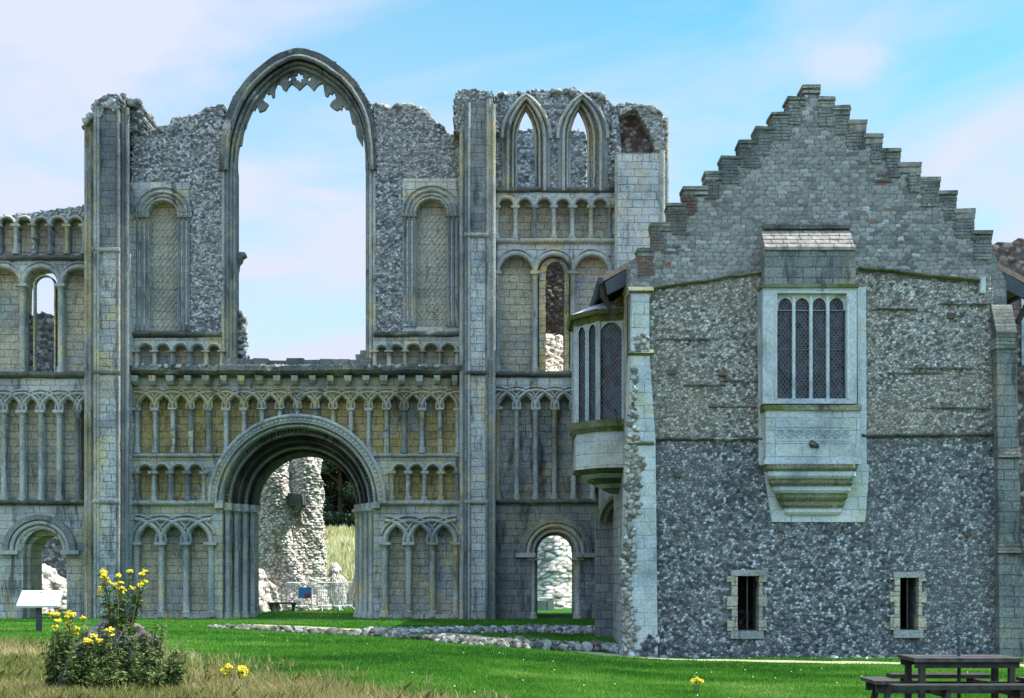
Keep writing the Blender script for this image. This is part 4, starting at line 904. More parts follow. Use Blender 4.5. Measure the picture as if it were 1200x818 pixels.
    for py in (533, 644):
        m = MB(); m.box(lx(1162), lx(1189), YL-.50, YL-.3, lz(py+4), lz(py), .01); m.box(lx(1163), lx(1188), YL-.47, YL-.3, lz(py), lz(py-7), .02); m.build('weathering', 'coping_stone', bt)
    MB().prism(lp([(1161, 282), (1161, 395), (1182, 395), (1180, 330), (1170, 308)]), [], YL+.05, YL+.7).build('kneeler', 'gable_stone', LODGE)
    # house body: side walls and roof
    x0, x1 = lx(738), lx(1162)
    m = MB(); m.box(x0, x0+.7, YL+.5, 47.3, -.7, 8.5); m.build('side_wall', 'ashlar_low', LODGE)
    m = MB(); m.box(x1-.7, x1, YL+.5, 47.3, -.7, 8.5); m.build('side_wall', 'gable_stone', LODGE)
    mb = MB(); y0, y1 = YL+.56, 47.2
    prof = [(PX(705, 35.4), PZ(326, 35.4)), (PX(748, 35.4), PZ(303, 35.4)), (7.0, 12.30), (PX(1163, 35.4), PZ(310, 35.4)), (PX(1206, 35.4), PZ(333, 35.4))]
    for dz in (0, -.14): mb.v += [(x, y, z+dz) for x, z in prof for y in (y0, y1)]; mb.st += [.5]*10; mb.ed += [1]*10
    for i in range(4): mb.f += [[2*i, 2*i+2, 2*i+3, 2*i+1], [10+2*i, 10+2*i+1, 10+2*i+3, 10+2*i+2], [2*i, 10+2*i, 12+2*i, 2*i+2]]
    mb.f += [[0, 1, 11, 10], [8, 18, 19, 9]]
    rf = mb.build('roof', 'roof_tile', LODGE)
    for s in (0, 1):
        m = MB(); a, b = (prof[0], prof[1]) if s == 0 else (prof[4], prof[3])
        sx = 1 if s == 0 else -1
        m.add([(a[0]+.06*sx, y0-.02, a[1]-.15), (b[0], y0-.02, b[1]-.15), (b[0], y0-.02, b[1]-.55), (a[0]+.12*sx, y0-.02, a[1]-.45), (a[0]+.06*sx, y0+.06, a[1]-.15), (b[0], y0+.06, b[1]-.15), (b[0], y0+.06, b[1]-.55), (a[0]+.12*sx, y0+.06, a[1]-.45)], [(0, 1, 2, 3), (4, 7, 6, 5), (3, 2, 6, 7), (0, 3, 7, 4)])
        m.build('barge_board', 'iron', rf)
        m = MB(); m.tube([(a[0]-.05*sx, y0-.05, a[1]-.12), (a[0]-.05*sx, y1, a[1]-.12)], .08, n=10); m.build('gutter', 'iron', rf)
        m = MB(); m.tube([(a[0]+.02*sx, y0+.15, a[1]-.15), (a[0]+.05*sx, y0+.18, a[1]-.45), (a[0]+.30*sx, y0+.25, a[1]-.95)], .09, .07, n=8); m.build('downpipe', 'dark_timber', rf)
        for k in range(9):
            yk = y0+.3+k*1.25; m = MB(); m.bar((a[0]+.08*sx, yk, a[1]-.22), (b[0]+.2*sx, yk, b[1]-.13), .09, .13); m.build('rafter', 'dark_timber', rf)
    mb = MB(); mb.box(x0, x1, 47.0, 47.4, -.7, 9.0); mb.build('rear_wall', 'gable_stone', LODGE)
    # ---- stone oriel in the gable
    YO = YL-.58
    ox = lambda p: PX(p, YO)
    oz = lambda p: PZ(p, YO)
    of = lambda a, b, c, d: [(ox(a), oz(c)), (ox(b), oz(c)), (ox(b), oz(d)), (ox(a), oz(d))]
    fr = MB().prism(of(894, 1004, 337, 473), [of(911, 992, 344, 467)], YO, YL-.02)
    orl = fr.build('oriel_window', 'dressed_pale', LODGE)
    m = MB().sweep([(ox(911), oz(468)), (ox(911), oz(344)), (ox(992), oz(344)), (ox(992), oz(468))], YO, [(.07, 0), (.05, -.03), (.02, -.03), (0, 0)]); m.build('frame_moulding', 'dressed_pale', orl)
    lights = [(913, 929.5), (932.5, 949.5), (953, 969.5), (972.5, 990)]
    heads = [opening(ox(a), ox(b), oz(364), oz(358), oz(348)-oz(358), 'point', 12) for a, b in lights]
    MB().prism(of(910.5, 992.5, 343.5, 363), [[(x, max(z, oz(362.7))) for x, z in h] for h in heads], YO+.10, YO+.20).build('window_head', 'dressed_pale', orl)
    for p in (931, 951.2, 971): m = MB(); m.box(ox(p)-.034, ox(p)+.034, YO+.06, YO+.24, oz(468), oz(346)); m.build('mullion', 'dressed_pale', orl)
    for a, b in lights:
        m = MB(); m.box(ox(a-1), ox(b+1), YO+.17, YO+.185, oz(468), oz(345)); pn = m.build('pane', 'leaded_glass', orl)
        m = MB(); x0_, x1_, z0, z1 = ox(a), ox(b), oz(467), oz(350); sp = .125; w = x1_-x0_
        k = -int(w/sp)-2
        while k*sp < (z1-z0)+w:
            for s in (1, -1):
                # diagonal cames, cut to the light
                za = z0+k*sp; pts = []
                t0, t1 = 0.0, w
                lo = (z0-za); hi = (z1-za)
                ua, ub = max(0, lo/1.35), min(w, hi/1.35)
                if ub-ua > .02:
                    xa, xb = (x0_+ua, x0_+ub) if s == 1 else (x1_-ua, x1_-ub)
                    m.bar((xa, YO+.163, za+ua*1.35), (xb, YO+.163, za+ub*1.35), .011, .012)
            k += 1
        m.bar((x0_, YO+.155, (z0+z1)/2), (x1_, YO+.155, (z0+z1)/2), .02, .015)
        m.build('lead_lattice', 'came_lead', pn, recalc=False)
    m = MB(); m.box(ox(892), ox(1006), YO-.07, YL-.02, oz(337), oz(333), .008); m.build('drip_mould', 'mossy_stone', orl)
    m = MB(); m.box(ox(896), ox(1003), YO+.02, YL-.02, oz(333), oz(293)); m.build('parapet', 'ashlar_dark', orl)
    m = MB(); a, b = ox(896), ox(1002); m.add([(a, YO-.02, oz(293)), (b, YO-.02, oz(293)), (b, YL-.01, oz(262)), (a, YL-.01, oz(262)), (a, YL-.01, oz(293)), (b, YL-.01, oz(293)), (a, YO-.02, oz(291)), (b, YO-.02, oz(291))], [(6, 7, 2, 3), (0, 1, 7, 6), (0, 6, 3, 4), (1, 5, 2, 7)]); rf2 = m.build('oriel_roof', 'stone_slate', orl)
    m = MB()
    for r_ in range(5):
        t = r_/5; x = a
        while x < b-.05:
            w = min(random.uniform(.18, .42), b-x); q0, q1 = t, t+.2
            A = [(x+.008, YO-.02+(YL-YO)*q0, oz(291)+(oz(262)-oz(291))*q0+.035), (x+w-.008, YO-.02+(YL-YO)*q0, oz(291)+(oz(262)-oz(291))*q0+.035+random.uniform(-.01, .01)), (x+w-.008, YO-.02+(YL-YO)*q1, oz(291)+(oz(262)-oz(291))*q1+.012), (x+.008, YO-.02+(YL-YO)*q1, oz(291)+(oz(262)-oz(291))*q1+.012)]
            A += [(p[0], p[1]-.0, p[2]-.035) for p in A[:2]]; m.add(A, [(0, 1, 2, 3), (4, 5, 1, 0)]); x += w
    m.build('slate', 'stone_slate', rf2)
    m = MB(); m.box(ox(898), ox(1001), YL-.16, YL-.0, oz(263), oz(258), .01); m.build('ridge_stone', 'lichen_stone', orl)
    m = MB(); m.box(ox(894), ox(1009), YO-.10, YL-.02, oz(481), oz(475), .008); m.build('window_sill', 'mossy_stone', orl)
    m = MB(); m.box(ox(897), ox(1007), YO-.05, YL-.02, oz(539), oz(481)); pnl = m.build('apron', 'ashlar_pale', orl)
    m = MB(); m.box(ox(895), ox(1009), YO-.09, YL-.02, oz(544), oz(539), .006); m.build('apron_mould', 'dressed_pale', orl)
    m = MB()
    for i in range(8):
        cx, cz = ox(914.5+10.9*i), oz(508.5); r_ = .085
        m.tube([(cx+r_*1.05*math.cos(u), YO-.055, cz+r_*1.05*math.sin(u)) for u in np.linspace(0, 6.2832, 17)], .014, n=5)
        for q in range(4):
            t = q*math.pi/2; m.tube([(cx+r_*.48*math.cos(t)+r_*.40*math.cos(u), YO-.052, cz+r_*.48*math.sin(t)+r_*.40*math.sin(u)) for u in np.linspace(0, 6.2832, 9)], .009, n=4)
    for zz in (500.5, 516.5): m.bar((ox(909), YO-.05, oz(zz)), (ox(997), YO-.05, oz(zz)), .02)
    m.build('quatrefoil_frieze', 'dressed_pale', pnl, recalc=False)
    m = MB()
    for k in range(5): m.stone((ox(953)+random.uniform(-.05, .05), YO-.07, oz(521)+random.uniform(-.06, .06)), .075)
    m.build('carved_boss', 'lichen_stone', pnl, recalc=False)
    cz = 544
    for k in range(7):
        t0 = k/7; h = 8.4; ins = 2+ (t0**1.25)*24; m = MB(); dp = (YL-YO+.05)*(1-t0**1.1*.88)
        yf = YL-.10-dp; xa, xb = PX(897+ins, yf+.05), PX(1008-ins, yf+.05)
        c_ = min(.25, dp*.6)
        poly = [(xa, YL-.08), (xa, yf+c_*.5), (xa+c_*.5, yf), (xb-c_*.5, yf), (xb, yf+c_*.5), (xb, YL-.08)]
        z1, z0 = oz(cz), oz(cz+h*.62); z2 = oz(cz+h)
        V = [(x, y, z) for z in (z1, z0) for x, y in poly]; n = 6
        V += [(x*.94+.06*(xa+xb)/2, min(YL-.08, y+.05), z2-.0) for x, y in poly]
        F = [tuple(range(n)), tuple(range(2*n, 3*n))]+[(i+r_*n, (i+1) % n+r_*n, (i+1) % n+(r_+1)*n, i+(r_+1)*n) for i in range(n) for r_ in (0, 1)]
        m.add(V, F); m.build('corbel_course', 'mossy_stone' if k in (0, 2, 4, 5) else 'dressed_pale', orl); cz += h
    MB().prism(lp([(893, 545), (903, 612), (1012, 612), (1017, 545)]), [], YL-.165, YL-.05).build('plaster_patch', 'ashlar_pale', LODGE)
    for a, b in ((887, 895), (1003, 1013)):
        MB().prism(lp([(a, 338), (b, 338), (b+1, 545), (a+1, 545)]), [], YL-.150, YL-.05).build('plaster_strip', 'dressed_pale', LODGE)
    # ---- bow window on the north side
    x0 = lx(738); YC = 38.3
    plan = [(x0+.02, YC-1.75), (x0-.62, YC-1.55), (x0-1.12, YC-.75), (x0-1.12, YC+.75), (x0-.62, YC+1.55), (x0+.02, YC+1.75)]
    def ringpoly(mb, z0, z1, k0=1.0, k1=1.0, cap=True):
        f = lambda k: [(x0+(x-x0)*k, YC+(y-YC)*k) for x, y in plan]
        V = [(x, y, z0) for x, y in f(k0)]+[(x, y, z1) for x, y in f(k1)]; n = 6
        F = [(i, i+1, i+1+n, i+n) for i in range(n-1)]
        if cap: F += [tuple(range(n)), tuple(range(n, 2*n))]
        mb.add(V, F)
    bz = lambda p: PZ(p, YC-1.0)
    mb = MB(); ringpoly(mb, bz(550), bz(503)); bw = mb.build('bow_window', 'ashlar_pale', LODGE)
    mb = MB(); ringpoly(mb, bz(503), bz(495), 1.10, 1.10); ringpoly(mb, bz(508), bz(503), 1.03, 1.09); mb.build('sill', 'mossy_stone', bw)
    mb = MB()
    pass
    for k in range(5):
        m = MB(); ringpoly(m, bz(555+5.2*k), bz(550+5.2*k)-.01, 1.0-.17*(k+1)+.05, 1.04-.17*k); m.build('bow_corbel', 'dressed_pale' if k % 2 else 'mossy_stone', bw)
    zl0, zl1 = bz(496), bz(381)
    mb = MB(); ringpoly(mb, zl1, bz(374), 1.02, 1.05); ringpoly(mb, bz(374), bz(369), 1.14, 1.18); mb.build('cornice', 'mossy_stone', bw)
    mb = MB(); ringpoly(mb, bz(369), bz(352), 1.16, .55); mb.build('bow_roof', 'lead', bw)
    mb = MB(); 
    for k in range(7): mb.stone((x0-.05+random.uniform(-.1, .2), YC-1.75+random.uniform(-.1, .2), bz(362)+random.uniform(-.2, .2)), .14)
    mb.build('mossy_stones', 'mossy_stone', bw, recalc=False)
    for i in range(5):
        a, b = Vector(plan[i]), Vector(plan[i+1]); L = (b-a).length; nl = (1, 2, 3, 2, 1)[i]; t = (b-a)/L
        nrm = Vector((t.y, -t.x)); nrm = nrm if nrm.dot(Vector((x0+.3, YC))-a) > 0 else -nrm
        for k in range(nl+1):
            if i < 4 and k == nl: continue
            p = a+(b-a)*k/nl; w = .068 if k in (0, nl) else .055
            m = MB(); m.bar((p.x, p.y, zl0), (p.x, p.y, zl1), w*1.7, w*1.7); m.build('mullion', 'dressed_pale', bw)
        for k in range(nl):
            p = a+(b-a)*k/nl; q = a+(b-a)*(k+1)/nl; p1 = p+nrm*.07; q1 = q+nrm*.07
            m = MB(); m.add([(p1.x, p1.y, zl0), (q1.x, q1.y, zl0), (q1.x, q1.y, zl1), (p1.x, p1.y, zl1)], [(0, 1, 2, 3)]); pn_ = m.build('pane', 'leaded_glass', bw)
            dd = q1-p1; LL = dd.length; m = MB(); kk = -int(LL/.13)-2
            while kk*.13 < zl1-zl0:
                for sg in (1, -1):
                    za = zl0+kk*.13; ua, ub = max(0, (zl0-za)/1.35), min(LL, (zl1-za)/1.35)
                    if ub-ua > .02:
                        A_, B_ = (p1+dd*ua/LL, p1+dd*ub/LL) if sg == 1 else (q1-dd*ua/LL, q1-dd*ub/LL); off = -nrm*.008
                        m.bar((A_.x+off.x, A_.y+off.y, za+ua*1.35), (B_.x+off.x, B_.y+off.y, za+ub*1.35), .012)
                kk += 1
            m.build('lead_lattice', 'came_lead', pn_, recalc=False)
            mid = (p+q)/2; m = MB()                          # cusped head over each light: a plate with a pointed gap
            hw = (q-p).length/2-.05; n = 8; zs = zl1-.30
            for s in (-1, 1):
                arc = [(s*hw*(1-(j/n)**1.4*1.0), zs+.26*math.sin(math.pi/2*j/n)) for j in range(n+1)]
                V = []
                for u, z in arc: w_ = mid+t*u; V += [(w_.x, w_.y, z), (w_.x, w_.y, zl1+.01)]
                m.add(V, [(2*j, 2*j+1, 2*j+3, 2*j+2) for j in range(n)])
            m.build('light_head', 'dressed_pale', bw, recalc=False)
    # carved arch under the bow, springing from the church wall
    YA = 40.2; ax = PX(737, YA); az = PZ(612, YA); mb = MB()
    for Rr, yy, w in ((.80, YA, .08), (.62, YA+.12, .07)):
        pts = [(ax-Rr*math.cos(math.pi/2*i/14), az+Rr*.95*math.sin(math.pi/2*i/14)) for i in range(15)]; mb.sweep(pts, yy, roll(w, .14))
    ar = mb.build('wall_arch', 'mossy_stone', LODGE, smooth=50)
    MB().prism([(PX(699, YA), -.5), (PX(699, YA), PZ(600, YA)), (PX(740, YA), PZ(560, YA)), (PX(740, YA), -.5)], [], YA+.15, YA+.9).build('arch_pier', 'ashlar_dark', LODGE)
    # footing stones along the wall foot
    mb = MB(); x = lx(860)
    while x < lx(1168):
        w = random.uniform(.4, .9); mb.box(x, x+w-.02, YL-.55, YL-.05, -.7, lz(770)+random.uniform(-.03, .03), .02); x += w
    mb.build('footing', 'lichen_stone', LODGE)
    mb = MB()
    for k in range(160): 
        px = random.uniform(728, 1165); mb.stone((lx(px), YL-.5-random.random()*.35, lz(773)+random.uniform(-.08, .05)), random.uniform(.05, .13))
    mb.build('fallen_stones', 'flint_dark', LODGE, recalc=False)
make_lodge()

# ------------------------------------------------------------------ the range beyond the house
def make_range():
    Y = 38.2; o = empty('ruined_range', 'reddish flint range seen past the right end of the stepped gable house', 'building', (13, Y, G(13, Y)))
    z0 = -.7; rp = lambda pts: [(PX(a, Y), PZ(b, Y)) for a, b in pts]
    win = rp([(1196, 430), (1196, 350), (1230, 350), (1230, 430)])
    w = rubble_panel('wall', rp([(1155, 800), (1155, 283), (1180, 281), (1205, 282), (1290, 279), (1290, 800)]), [win], Y, 'rubble_red', o, su=.2, sv=.12, g=.034, seed=81, depth=.6)
    mb = MB(); ring(mb, [win[0], win[1], win[2], win[3]], [(a[0]+(.12 if a[0] < PX(1210, Y) else -.12), a[1]+(.12 if a[1] < PZ(400, Y) else -.12)) for a in win], Y-.08, Y+.2)
    f = mb.build('window', 'dressed_pale', o)
    m = MB(); m.box(win[0][0]+.1, win[2][0]-.1, Y+.14, Y+.16, win[0][1]+.1, win[1][1]-.1); m.build('pane', 'leaded_glass', f)
    m = MB(); m.box(PX(1290, Y)-.5, PX(1290, Y), Y+.6, 47, -.7, PZ(290, Y)); m.build('side_wall', 'gable_stone', o)
make_range()

# ------------------------------------------------------------------ ruins inside the church, seen through the doorways
def lump(name, label, cat, px, Y, hw, h, mat, seed, top=.25, group=None, batter=.5, **kw):
    x = PX(px, Y); z = G(x, Y); o = empty(name, label, cat, (x, Y, z), group)
    rad = lambda th, t: (hw*(1+.18*np.sin(th*2+seed)+.10*np.sin(th*5+seed*2)))*np.clip(1-np.asarray(t)*batter, .05, 2)*(1-(1-top)*sst(.75, 1.0, t))
    rubble_pillar('masonry', x, Y, z-.15, z+h, rad, mat, o, seed, **kw); return o
def make_inside():
    Y = 58.0; x = PX(333, Y); z = G(x, Y)
    o = empty('ruined_pier', 'tall pale stump of a rubble pier standing inside the great round portal', 'pier', (x, Y, z))
    def rad(th, t):
        t = np.asarray(t); r = 1.32+.14*sst(.14, .02, t)+.12*np.sin(3*th+1.1)+.10*np.sin(5*th+t*6)
        r = r-.32*np.clip(1-np.abs((th % 6.2832)-5.15)/.30, 0, 1)*sst(.25, .45, t)         # a torn recess down its face
        return r-.04*sst(.5, 1, t)
    p = rubble_pillar('pier_core', x, Y, z-.2, z+8.2, rad, 'rubble_white', o, 101, g=.026, su=.13, sv=.10, amp=.09, rough=.42)
    m = MB(); m.box(x-.75, x-.1, Y-1.32, Y-.7, z+4.6, z+4.95, .05); m.box(x-.9, x-.35, Y-1.28, Y-.7, z+5.0, z+5.3, .05); m.build('facing_stone', 'ashlar_pale', o)
    m = MB(); m.box(x+.35, x+.95, Y-1.5, Y-.8, z+4.05, z+4.5, .05); m.build('facing_stone', 'lichen_stone', o)
    lump('rubble_stump', 'low pale lump of broken masonry left of the tall pier', 'ruin', 305, 56, .75, 1.3, 'rubble_white', 111, group='rubble stumps inside the church')
    lump('rubble_stump', 'waist high flint stump right of the tall pier beside the metal barriers', 'ruin', 392, 60.5, .55, 1.55, 'rubble_white', 113, group='rubble stumps inside the church')
    lump('rubble_stump', 'broken flint lump at the inner edge of the portal, furthest right of the stumps', 'ruin', 421, 61, .6, 1.4, 'rubble_white', 117, group='rubble stumps inside the church')
    # behind the aisle door
    Y = 57; x = PX(62, Y); o = empty('flint_aisle_wall', 'dark grey flint wall seen through the small left doorway', 'wall', (x, Y, 0))
    rubble_panel('wall_face', [(PX(a, Y), PZ(b, Y)) for a, b in [(38, 725), (38, 640), (44, 633), (60, 629), (90, 626), (100, 725)]], [], Y, 'rubble_grey', o, g=.035, su=.16, sv=.12, seed=120, depth=.8)
    lump('rubble_heap', 'pale sunlit heap of rubble inside the small left doorway', 'rubble', 50, 54.5, 1.35, 1.5, 'rubble_white', 121, top=.5, batter=.45)
    # behind the tower door
    Y = 62; x = PX(660, Y)
    lump('ruined_wall', 'pale sunlit flint wall end seen through the small right doorway', 'ruin', 656, 63, 2.2, 5.6, 'rubble_white', 131, top=.7, batter=.45)
    x = PX(641, 58); o = empty('stone_block', 'small squared pale stone block on the grass inside the right doorway', 'stone', (x, 58, G(x, 58)))
    m = MB(); m.box(x-.45, x-.02, 57.8, 58.2, -.02, .42, .03); m.build('block', 'dressed_pale', o); m = MB(); m.box(x+.0, x+.25, 57.85, 58.2, -.02, .38, .03); m.build('block', 'dressed_pale', o)
    # metal crowd barriers
    def barrier(label, px, Y, rz, w=1.5):
        x = PX(px, Y); z = G(x, Y); o = empty('crowd_barrier', label, 'barrier', (x, Y, z), 'metal barriers beside the ruined pier')
        c, s_ = math.cos(rz), math.sin(rz); P = lambda u, zz, v=0: (x+u*c-v*s_, Y+u*s_+v*c, z+zz)
        m = MB(); m.tube([P(-w/2, .2), P(-w/2, 1.1), P(w/2, 1.1), P(w/2, .2), P(-w/2, .2)], .024, n=6); m.build('frame', 'galvanised', o)
        m = MB()
        for k in range(1, 13): u = -w/2+w*k/13; m.tube([P(u, .2), P(u, 1.1)], .011, n=5)
        m.build('bar', 'galvanised', o)
        for u in (-w*.35, w*.35): m = MB(); m.tube([P(u, .02, -.28), P(u, .22), P(u, .02, .28)], .02, n=6); m.build('foot', 'galvanised', o)
    barrier('galvanised crowd barrier facing the portal, widest seen of the barriers', 387, 56.5, .25, .95)
    barrier('galvanised crowd barrier turned edge on beside the right jamb of the portal', 402, 57, 1.2, 1.5)
    barrier('galvanised crowd barrier just right of the blue notice board', 370, 57.0, -.7, 1.3)
    barrier('galvanised crowd barrier left of the blue notice board', 349, 56.4, 1.05, 1.3)
    Y = 56.2; x = PX(357.5, Y); z = G(x, Y); o = empty('notice_board', 'small blue and red notice board on a white frame in front of the pier', 'sign', (x, Y, z))
    m = MB(); m.box(x-.24, x+.24, Y, Y+.03, z+.50, z+.92); b = m.build('board', 'board_blue', o)
    m = MB(); m.box(x-.03, x+.20, Y-.004, Y-.001, z+.52, z+.68); m.build('print', 'print_red', b)
    for s_ in (-1, 1): m = MB(); m.tube([(x+s_*.25, Y+.02, z), (x+s_*.25, Y+.02, z+.95)], .022); m.build('post', 'sign_white', o)
    m = MB(); m.tube([(x-.25, Y+.02, z+.28), (x+.25, Y+.02, z+.28)], .018); m.build('rail', 'sign_white', o)
    Y = 55.6; x = PX(331, Y); z = G(x, Y); o = empty('timber_bench', 'low dark timber bench at the foot of the ruined pier', 'bench', (x, Y, z))
    m = MB(); m.box(x-.55, x+.55, Y-.2, Y+.2, z+.30, z+.36, .004); m.build('seat', 'grey_timber', o)
    for s_ in (-1, 1): m = MB(); m.box(x+s_*.42-.05, x+s_*.42+.05, Y-.17, Y+.17, z-.02, z+.30); m.build('leg', 'dark_timber', o)
make_inside()

# ------------------------------------------------------------------ low footings of vanished walls in the lawn
def footing(label, pts, w, h, n, mat, size):
    c = pts[len(pts)//2]; Y0 = c[1]
    o = empty('wall_footing', label, 'footing', (c[0], c[1], G(*c)), 'low stone wall footings in the grass')
    P = catmull(pts, 8); mb = MB()
    for k in range(n):
        i = int((len(P)-1)*random.random()**.72); t = random.random(); a, b = P[i], P[i+1]
        x = a[0]+(b[0]-a[0])*t; y = a[1]+(b[1]-a[1])*t; v = random.uniform(-1, 1); prof = (1-v*v)**.5*(.55+.45*float(vnoise(x*1.3, y*1.3, 4)))
        r = random.uniform(*size); mb.stone((x+random.gauss(0, .04), y+v*w, G(x, y)+h*(.35+.65*i/len(P))*prof*random.uniform(.2, 1)), r*(.75+.35*i/len(P)))
    mb.build('stones', mat, o, recalc=False)
def gp(px, py):                                         # ground point under a pixel of the photograph
    Y = 30.0
    for _ in range(40): Y = S*(EYE-G(PX(px, Y), Y))/(py-HY)*.5+Y*.5
    return (PX(px, Y), Y)
footing('dark shaded row of flint stones nearest the church wall', [gp(a, b) for a, b in ((425, 741), (480, 741), (560, 741), (640, 741), (722, 743))], .46, .22, 1100, 'rubble_grey', (.06, .13))
footing('pale sunlit row of stones running beside the path', [gp(a, b) for a, b in ((248, 736), (320, 739), (420, 744), (520, 752), (610, 759), (700, 763))], .42, .20, 900, 'rubble_mid', (.06, .135))
footing('heap of broken stones against the foot of the pale corner buttress', [gp(a, b) for a, b in ((690, 757), (715, 762), (740, 768))], .45, .28, 360, 'rubble_grey', (.05, .12))

# ------------------------------------------------------------------ visitor sign
def make_sign():
    Y = 34.0; o_x = PX(45, Y); z = G(o_x, Y)
    o = empty('information_sign', 'tilted white information panel on a black post in front of the left doorway', 'sign', (o_x, Y, z))
    A = [(PX(19, 33.8), 33.8, PZ(709.5, 33.8)), (PX(68, 33.8), 33.8, PZ(709.5, 33.8)), (PX(74, 34.25), 34.25, PZ(692, 34.25)), (PX(26, 34.25), 34.25, PZ(692, 34.25))]
    V = A+[(x, y+.02, zz-.05) for x, y, zz in A]
    m = MB(); m.add(V, [(0, 1, 2, 3), (7, 6, 5, 4), (0, 4, 5, 1), (1, 5, 6, 2), (2, 6, 7, 3), (3, 7, 4, 0)]); pan = m.build('panel', 'sign_white', o)
    A = [Vector(a) for a in A]; nrm = (A[1]-A[0]).cross(A[3]-A[0]).normalized()*.004
    def at(u, v): return (A[0]*(1-u)+A[1]*u)*(1-v)+(A[3]*(1-u)+A[2]*u)*v+nrm
    m = MB()
    for r_ in range(6):
        v = .16+.055*r_; u = .52
        while u < .93:
            w = random.uniform(.02, .06); m.add([at(u, v), at(min(u+w, .94), v), at(min(u+w, .94), v+.026), at(u, v+.026)], [(0, 1, 2, 3)]); u += w+.014
    for k in range(16):
        u, v = random.uniform(.12, .36), random.uniform(.35, .75); w = random.uniform(.01, .05); m.add([at(u, v), at(u+w, v+.01), at(u+w, v+.05), at(u, v+.035)], [(0, 1, 2, 3)])
    m.build('print', 'sign_print', pan, recalc=False)
    m = MB(); m.box(o_x-.055, o_x+.055, 33.98, 34.09, z-.1, A[0].z+.10, .0); m.build('post', 'iron', o)
    m = MB(); m.bar((o_x, 33.9, A[0].z-.03), (o_x, 34.2, A[3].z-.05), .09, .03); m.build('bracket', 'iron', o)
make_sign()

# ------------------------------------------------------------------ picnic table at the right edge
def make_table():
    cx, cy = 5.38, 17.75; z = G(cx, cy); T = PZ(771.5, 17.35)
    o = empty('picnic_table', 'dark weathered square picnic table with benches at the right edge', 'picnic table', (cx, cy, z))
    h, hd = .635, .40
    mb = MB(); n = 5
    for k in range(n): y = cy-hd+2*hd*k/n; mb.box(cx-h+random.uniform(-.01, .01), cx+h, y+.004, y+2*hd/n-.006, T-.045, T+random.uniform(-.003, .003))
    mb.build('tabletop', 'grey_timber', o)
    for s in (-1, 1):
        m = MB(); m.box(cx-h+.02, cx+h-.02, cy+s*(hd-.08)-.02, cy+s*(hd-.08)+.02, T-.12, T-.047); m.build('apron', 'dark_timber', o)
    bz = T-.27
    for ux, uy, L in ((0, -1, 1.04), (-1, 0, .36), (1, 0, .36), (0, 1, .62)):
        for q in (0, 1):
            m = MB(); off = (.80 if uy else .88)+.15*q
            if uy: m.box(cx-L, cx+L, cy+uy*off-.07, cy+uy*off+.07, bz-.05, bz, .003)
            else: m.box(cx+ux*off-.07, cx+ux*off+.07, cy-L, cy+L, bz-.045, bz, .003)
            m.build('bench_seat', 'grey_timber' if ux else 'dark_timber', o)
    for s in (-1, 1):
        m = MB(); m.box(cx-1.06, cx+1.06, cy+s*.24-.025, cy+s*.24+.025, bz-.155, bz-.05); m.build('bench_beam', 'dark_timber', o)
        m = MB(); m.box(cx+s*.42-.025, cx+s*.42+.025, cy-1.0, cy+1.0, bz-.150, bz-.052); m.build('bench_beam', 'dark_timber', o)
    for sx in (-1, 1):
        for sy in (-1, 1):
            m = MB(); m.bar((cx+sx*.53, cy+sy*.30, T-.05), (cx+sx*.53, cy+sy*.30, G(cx+sx*.53, cy+sy*.30)-.02), .065, .09); m.build('leg', 'dark_timber', o)
            m = MB(); m.bar((cx+sx*.90, cy+sy*.28, bz-.05), (cx+sx*1.02, cy+sy*.28, z-.03), .07, .05); m.build('bench_leg', 'dark_timber', o)
    for s in (-1, 1):
        m = MB(); m.bar((cx+s*.42, cy-.85, bz-.05), (cx+s*.42, cy-.95, z-.03), .07, .05); m.build('bench_leg', 'dark_timber', o)
    m = MB(); m.lathe(cx+.0, cy, [(z-.02, .12), (z+.06, .12), (z+.07, .022), (T+.24, .022), (T+.25, .014)], 10); m.build('parasol_socket', 'iron', o)
make_table()

# ------------------------------------------------------------------ weeds, ragwort and the mound of masonry in the near left corner
def leaf(mb, p, d, L, w, droop=.3):
    d = Vector(d).normalized(); side = d.cross(Vector((random.gauss(0, .3), random.gauss(0, .3), 1))).normalized(); p = Vector(p); st = random.random()
    m = p+d*L*.5; e = p+d*L-Vector((0, 0, droop*L))
    mb.add([p, m+side*w/2, e, m-side*w/2], [(0, 1, 2), (0, 2, 3)], st)
def flower(parent, c, r, n):
    mb = MB()
    for k in range(n):
        a = random.uniform(0, 6.28); q = r*math.sqrt(random.random()); p = Vector((c[0]+q*math.cos(a), c[1]+q*math.sin(a), c[2]+.75*(r-q*q/r)*random.uniform(-.1, 1)+random.gauss(0, r*.22))); s_ = random.uniform(.010, .018); up = Vector((random.gauss(0, .6), random.gauss(-.5, .5), 1)).normalized()
        t = up.cross(Vector((1, .3, 0))).normalized(); b = up.cross(t)
        mb.add([p+(t*math.cos(k_*1.257)+b*math.sin(k_*1.257))*s_ for k_ in range(5)]+[p+up*s_*.5], [(i, (i+1) % 5, 5) for i in range(5)], random.random())
    return mb.build('flower_head', 'ragwort_yellow', parent, recalc=False)
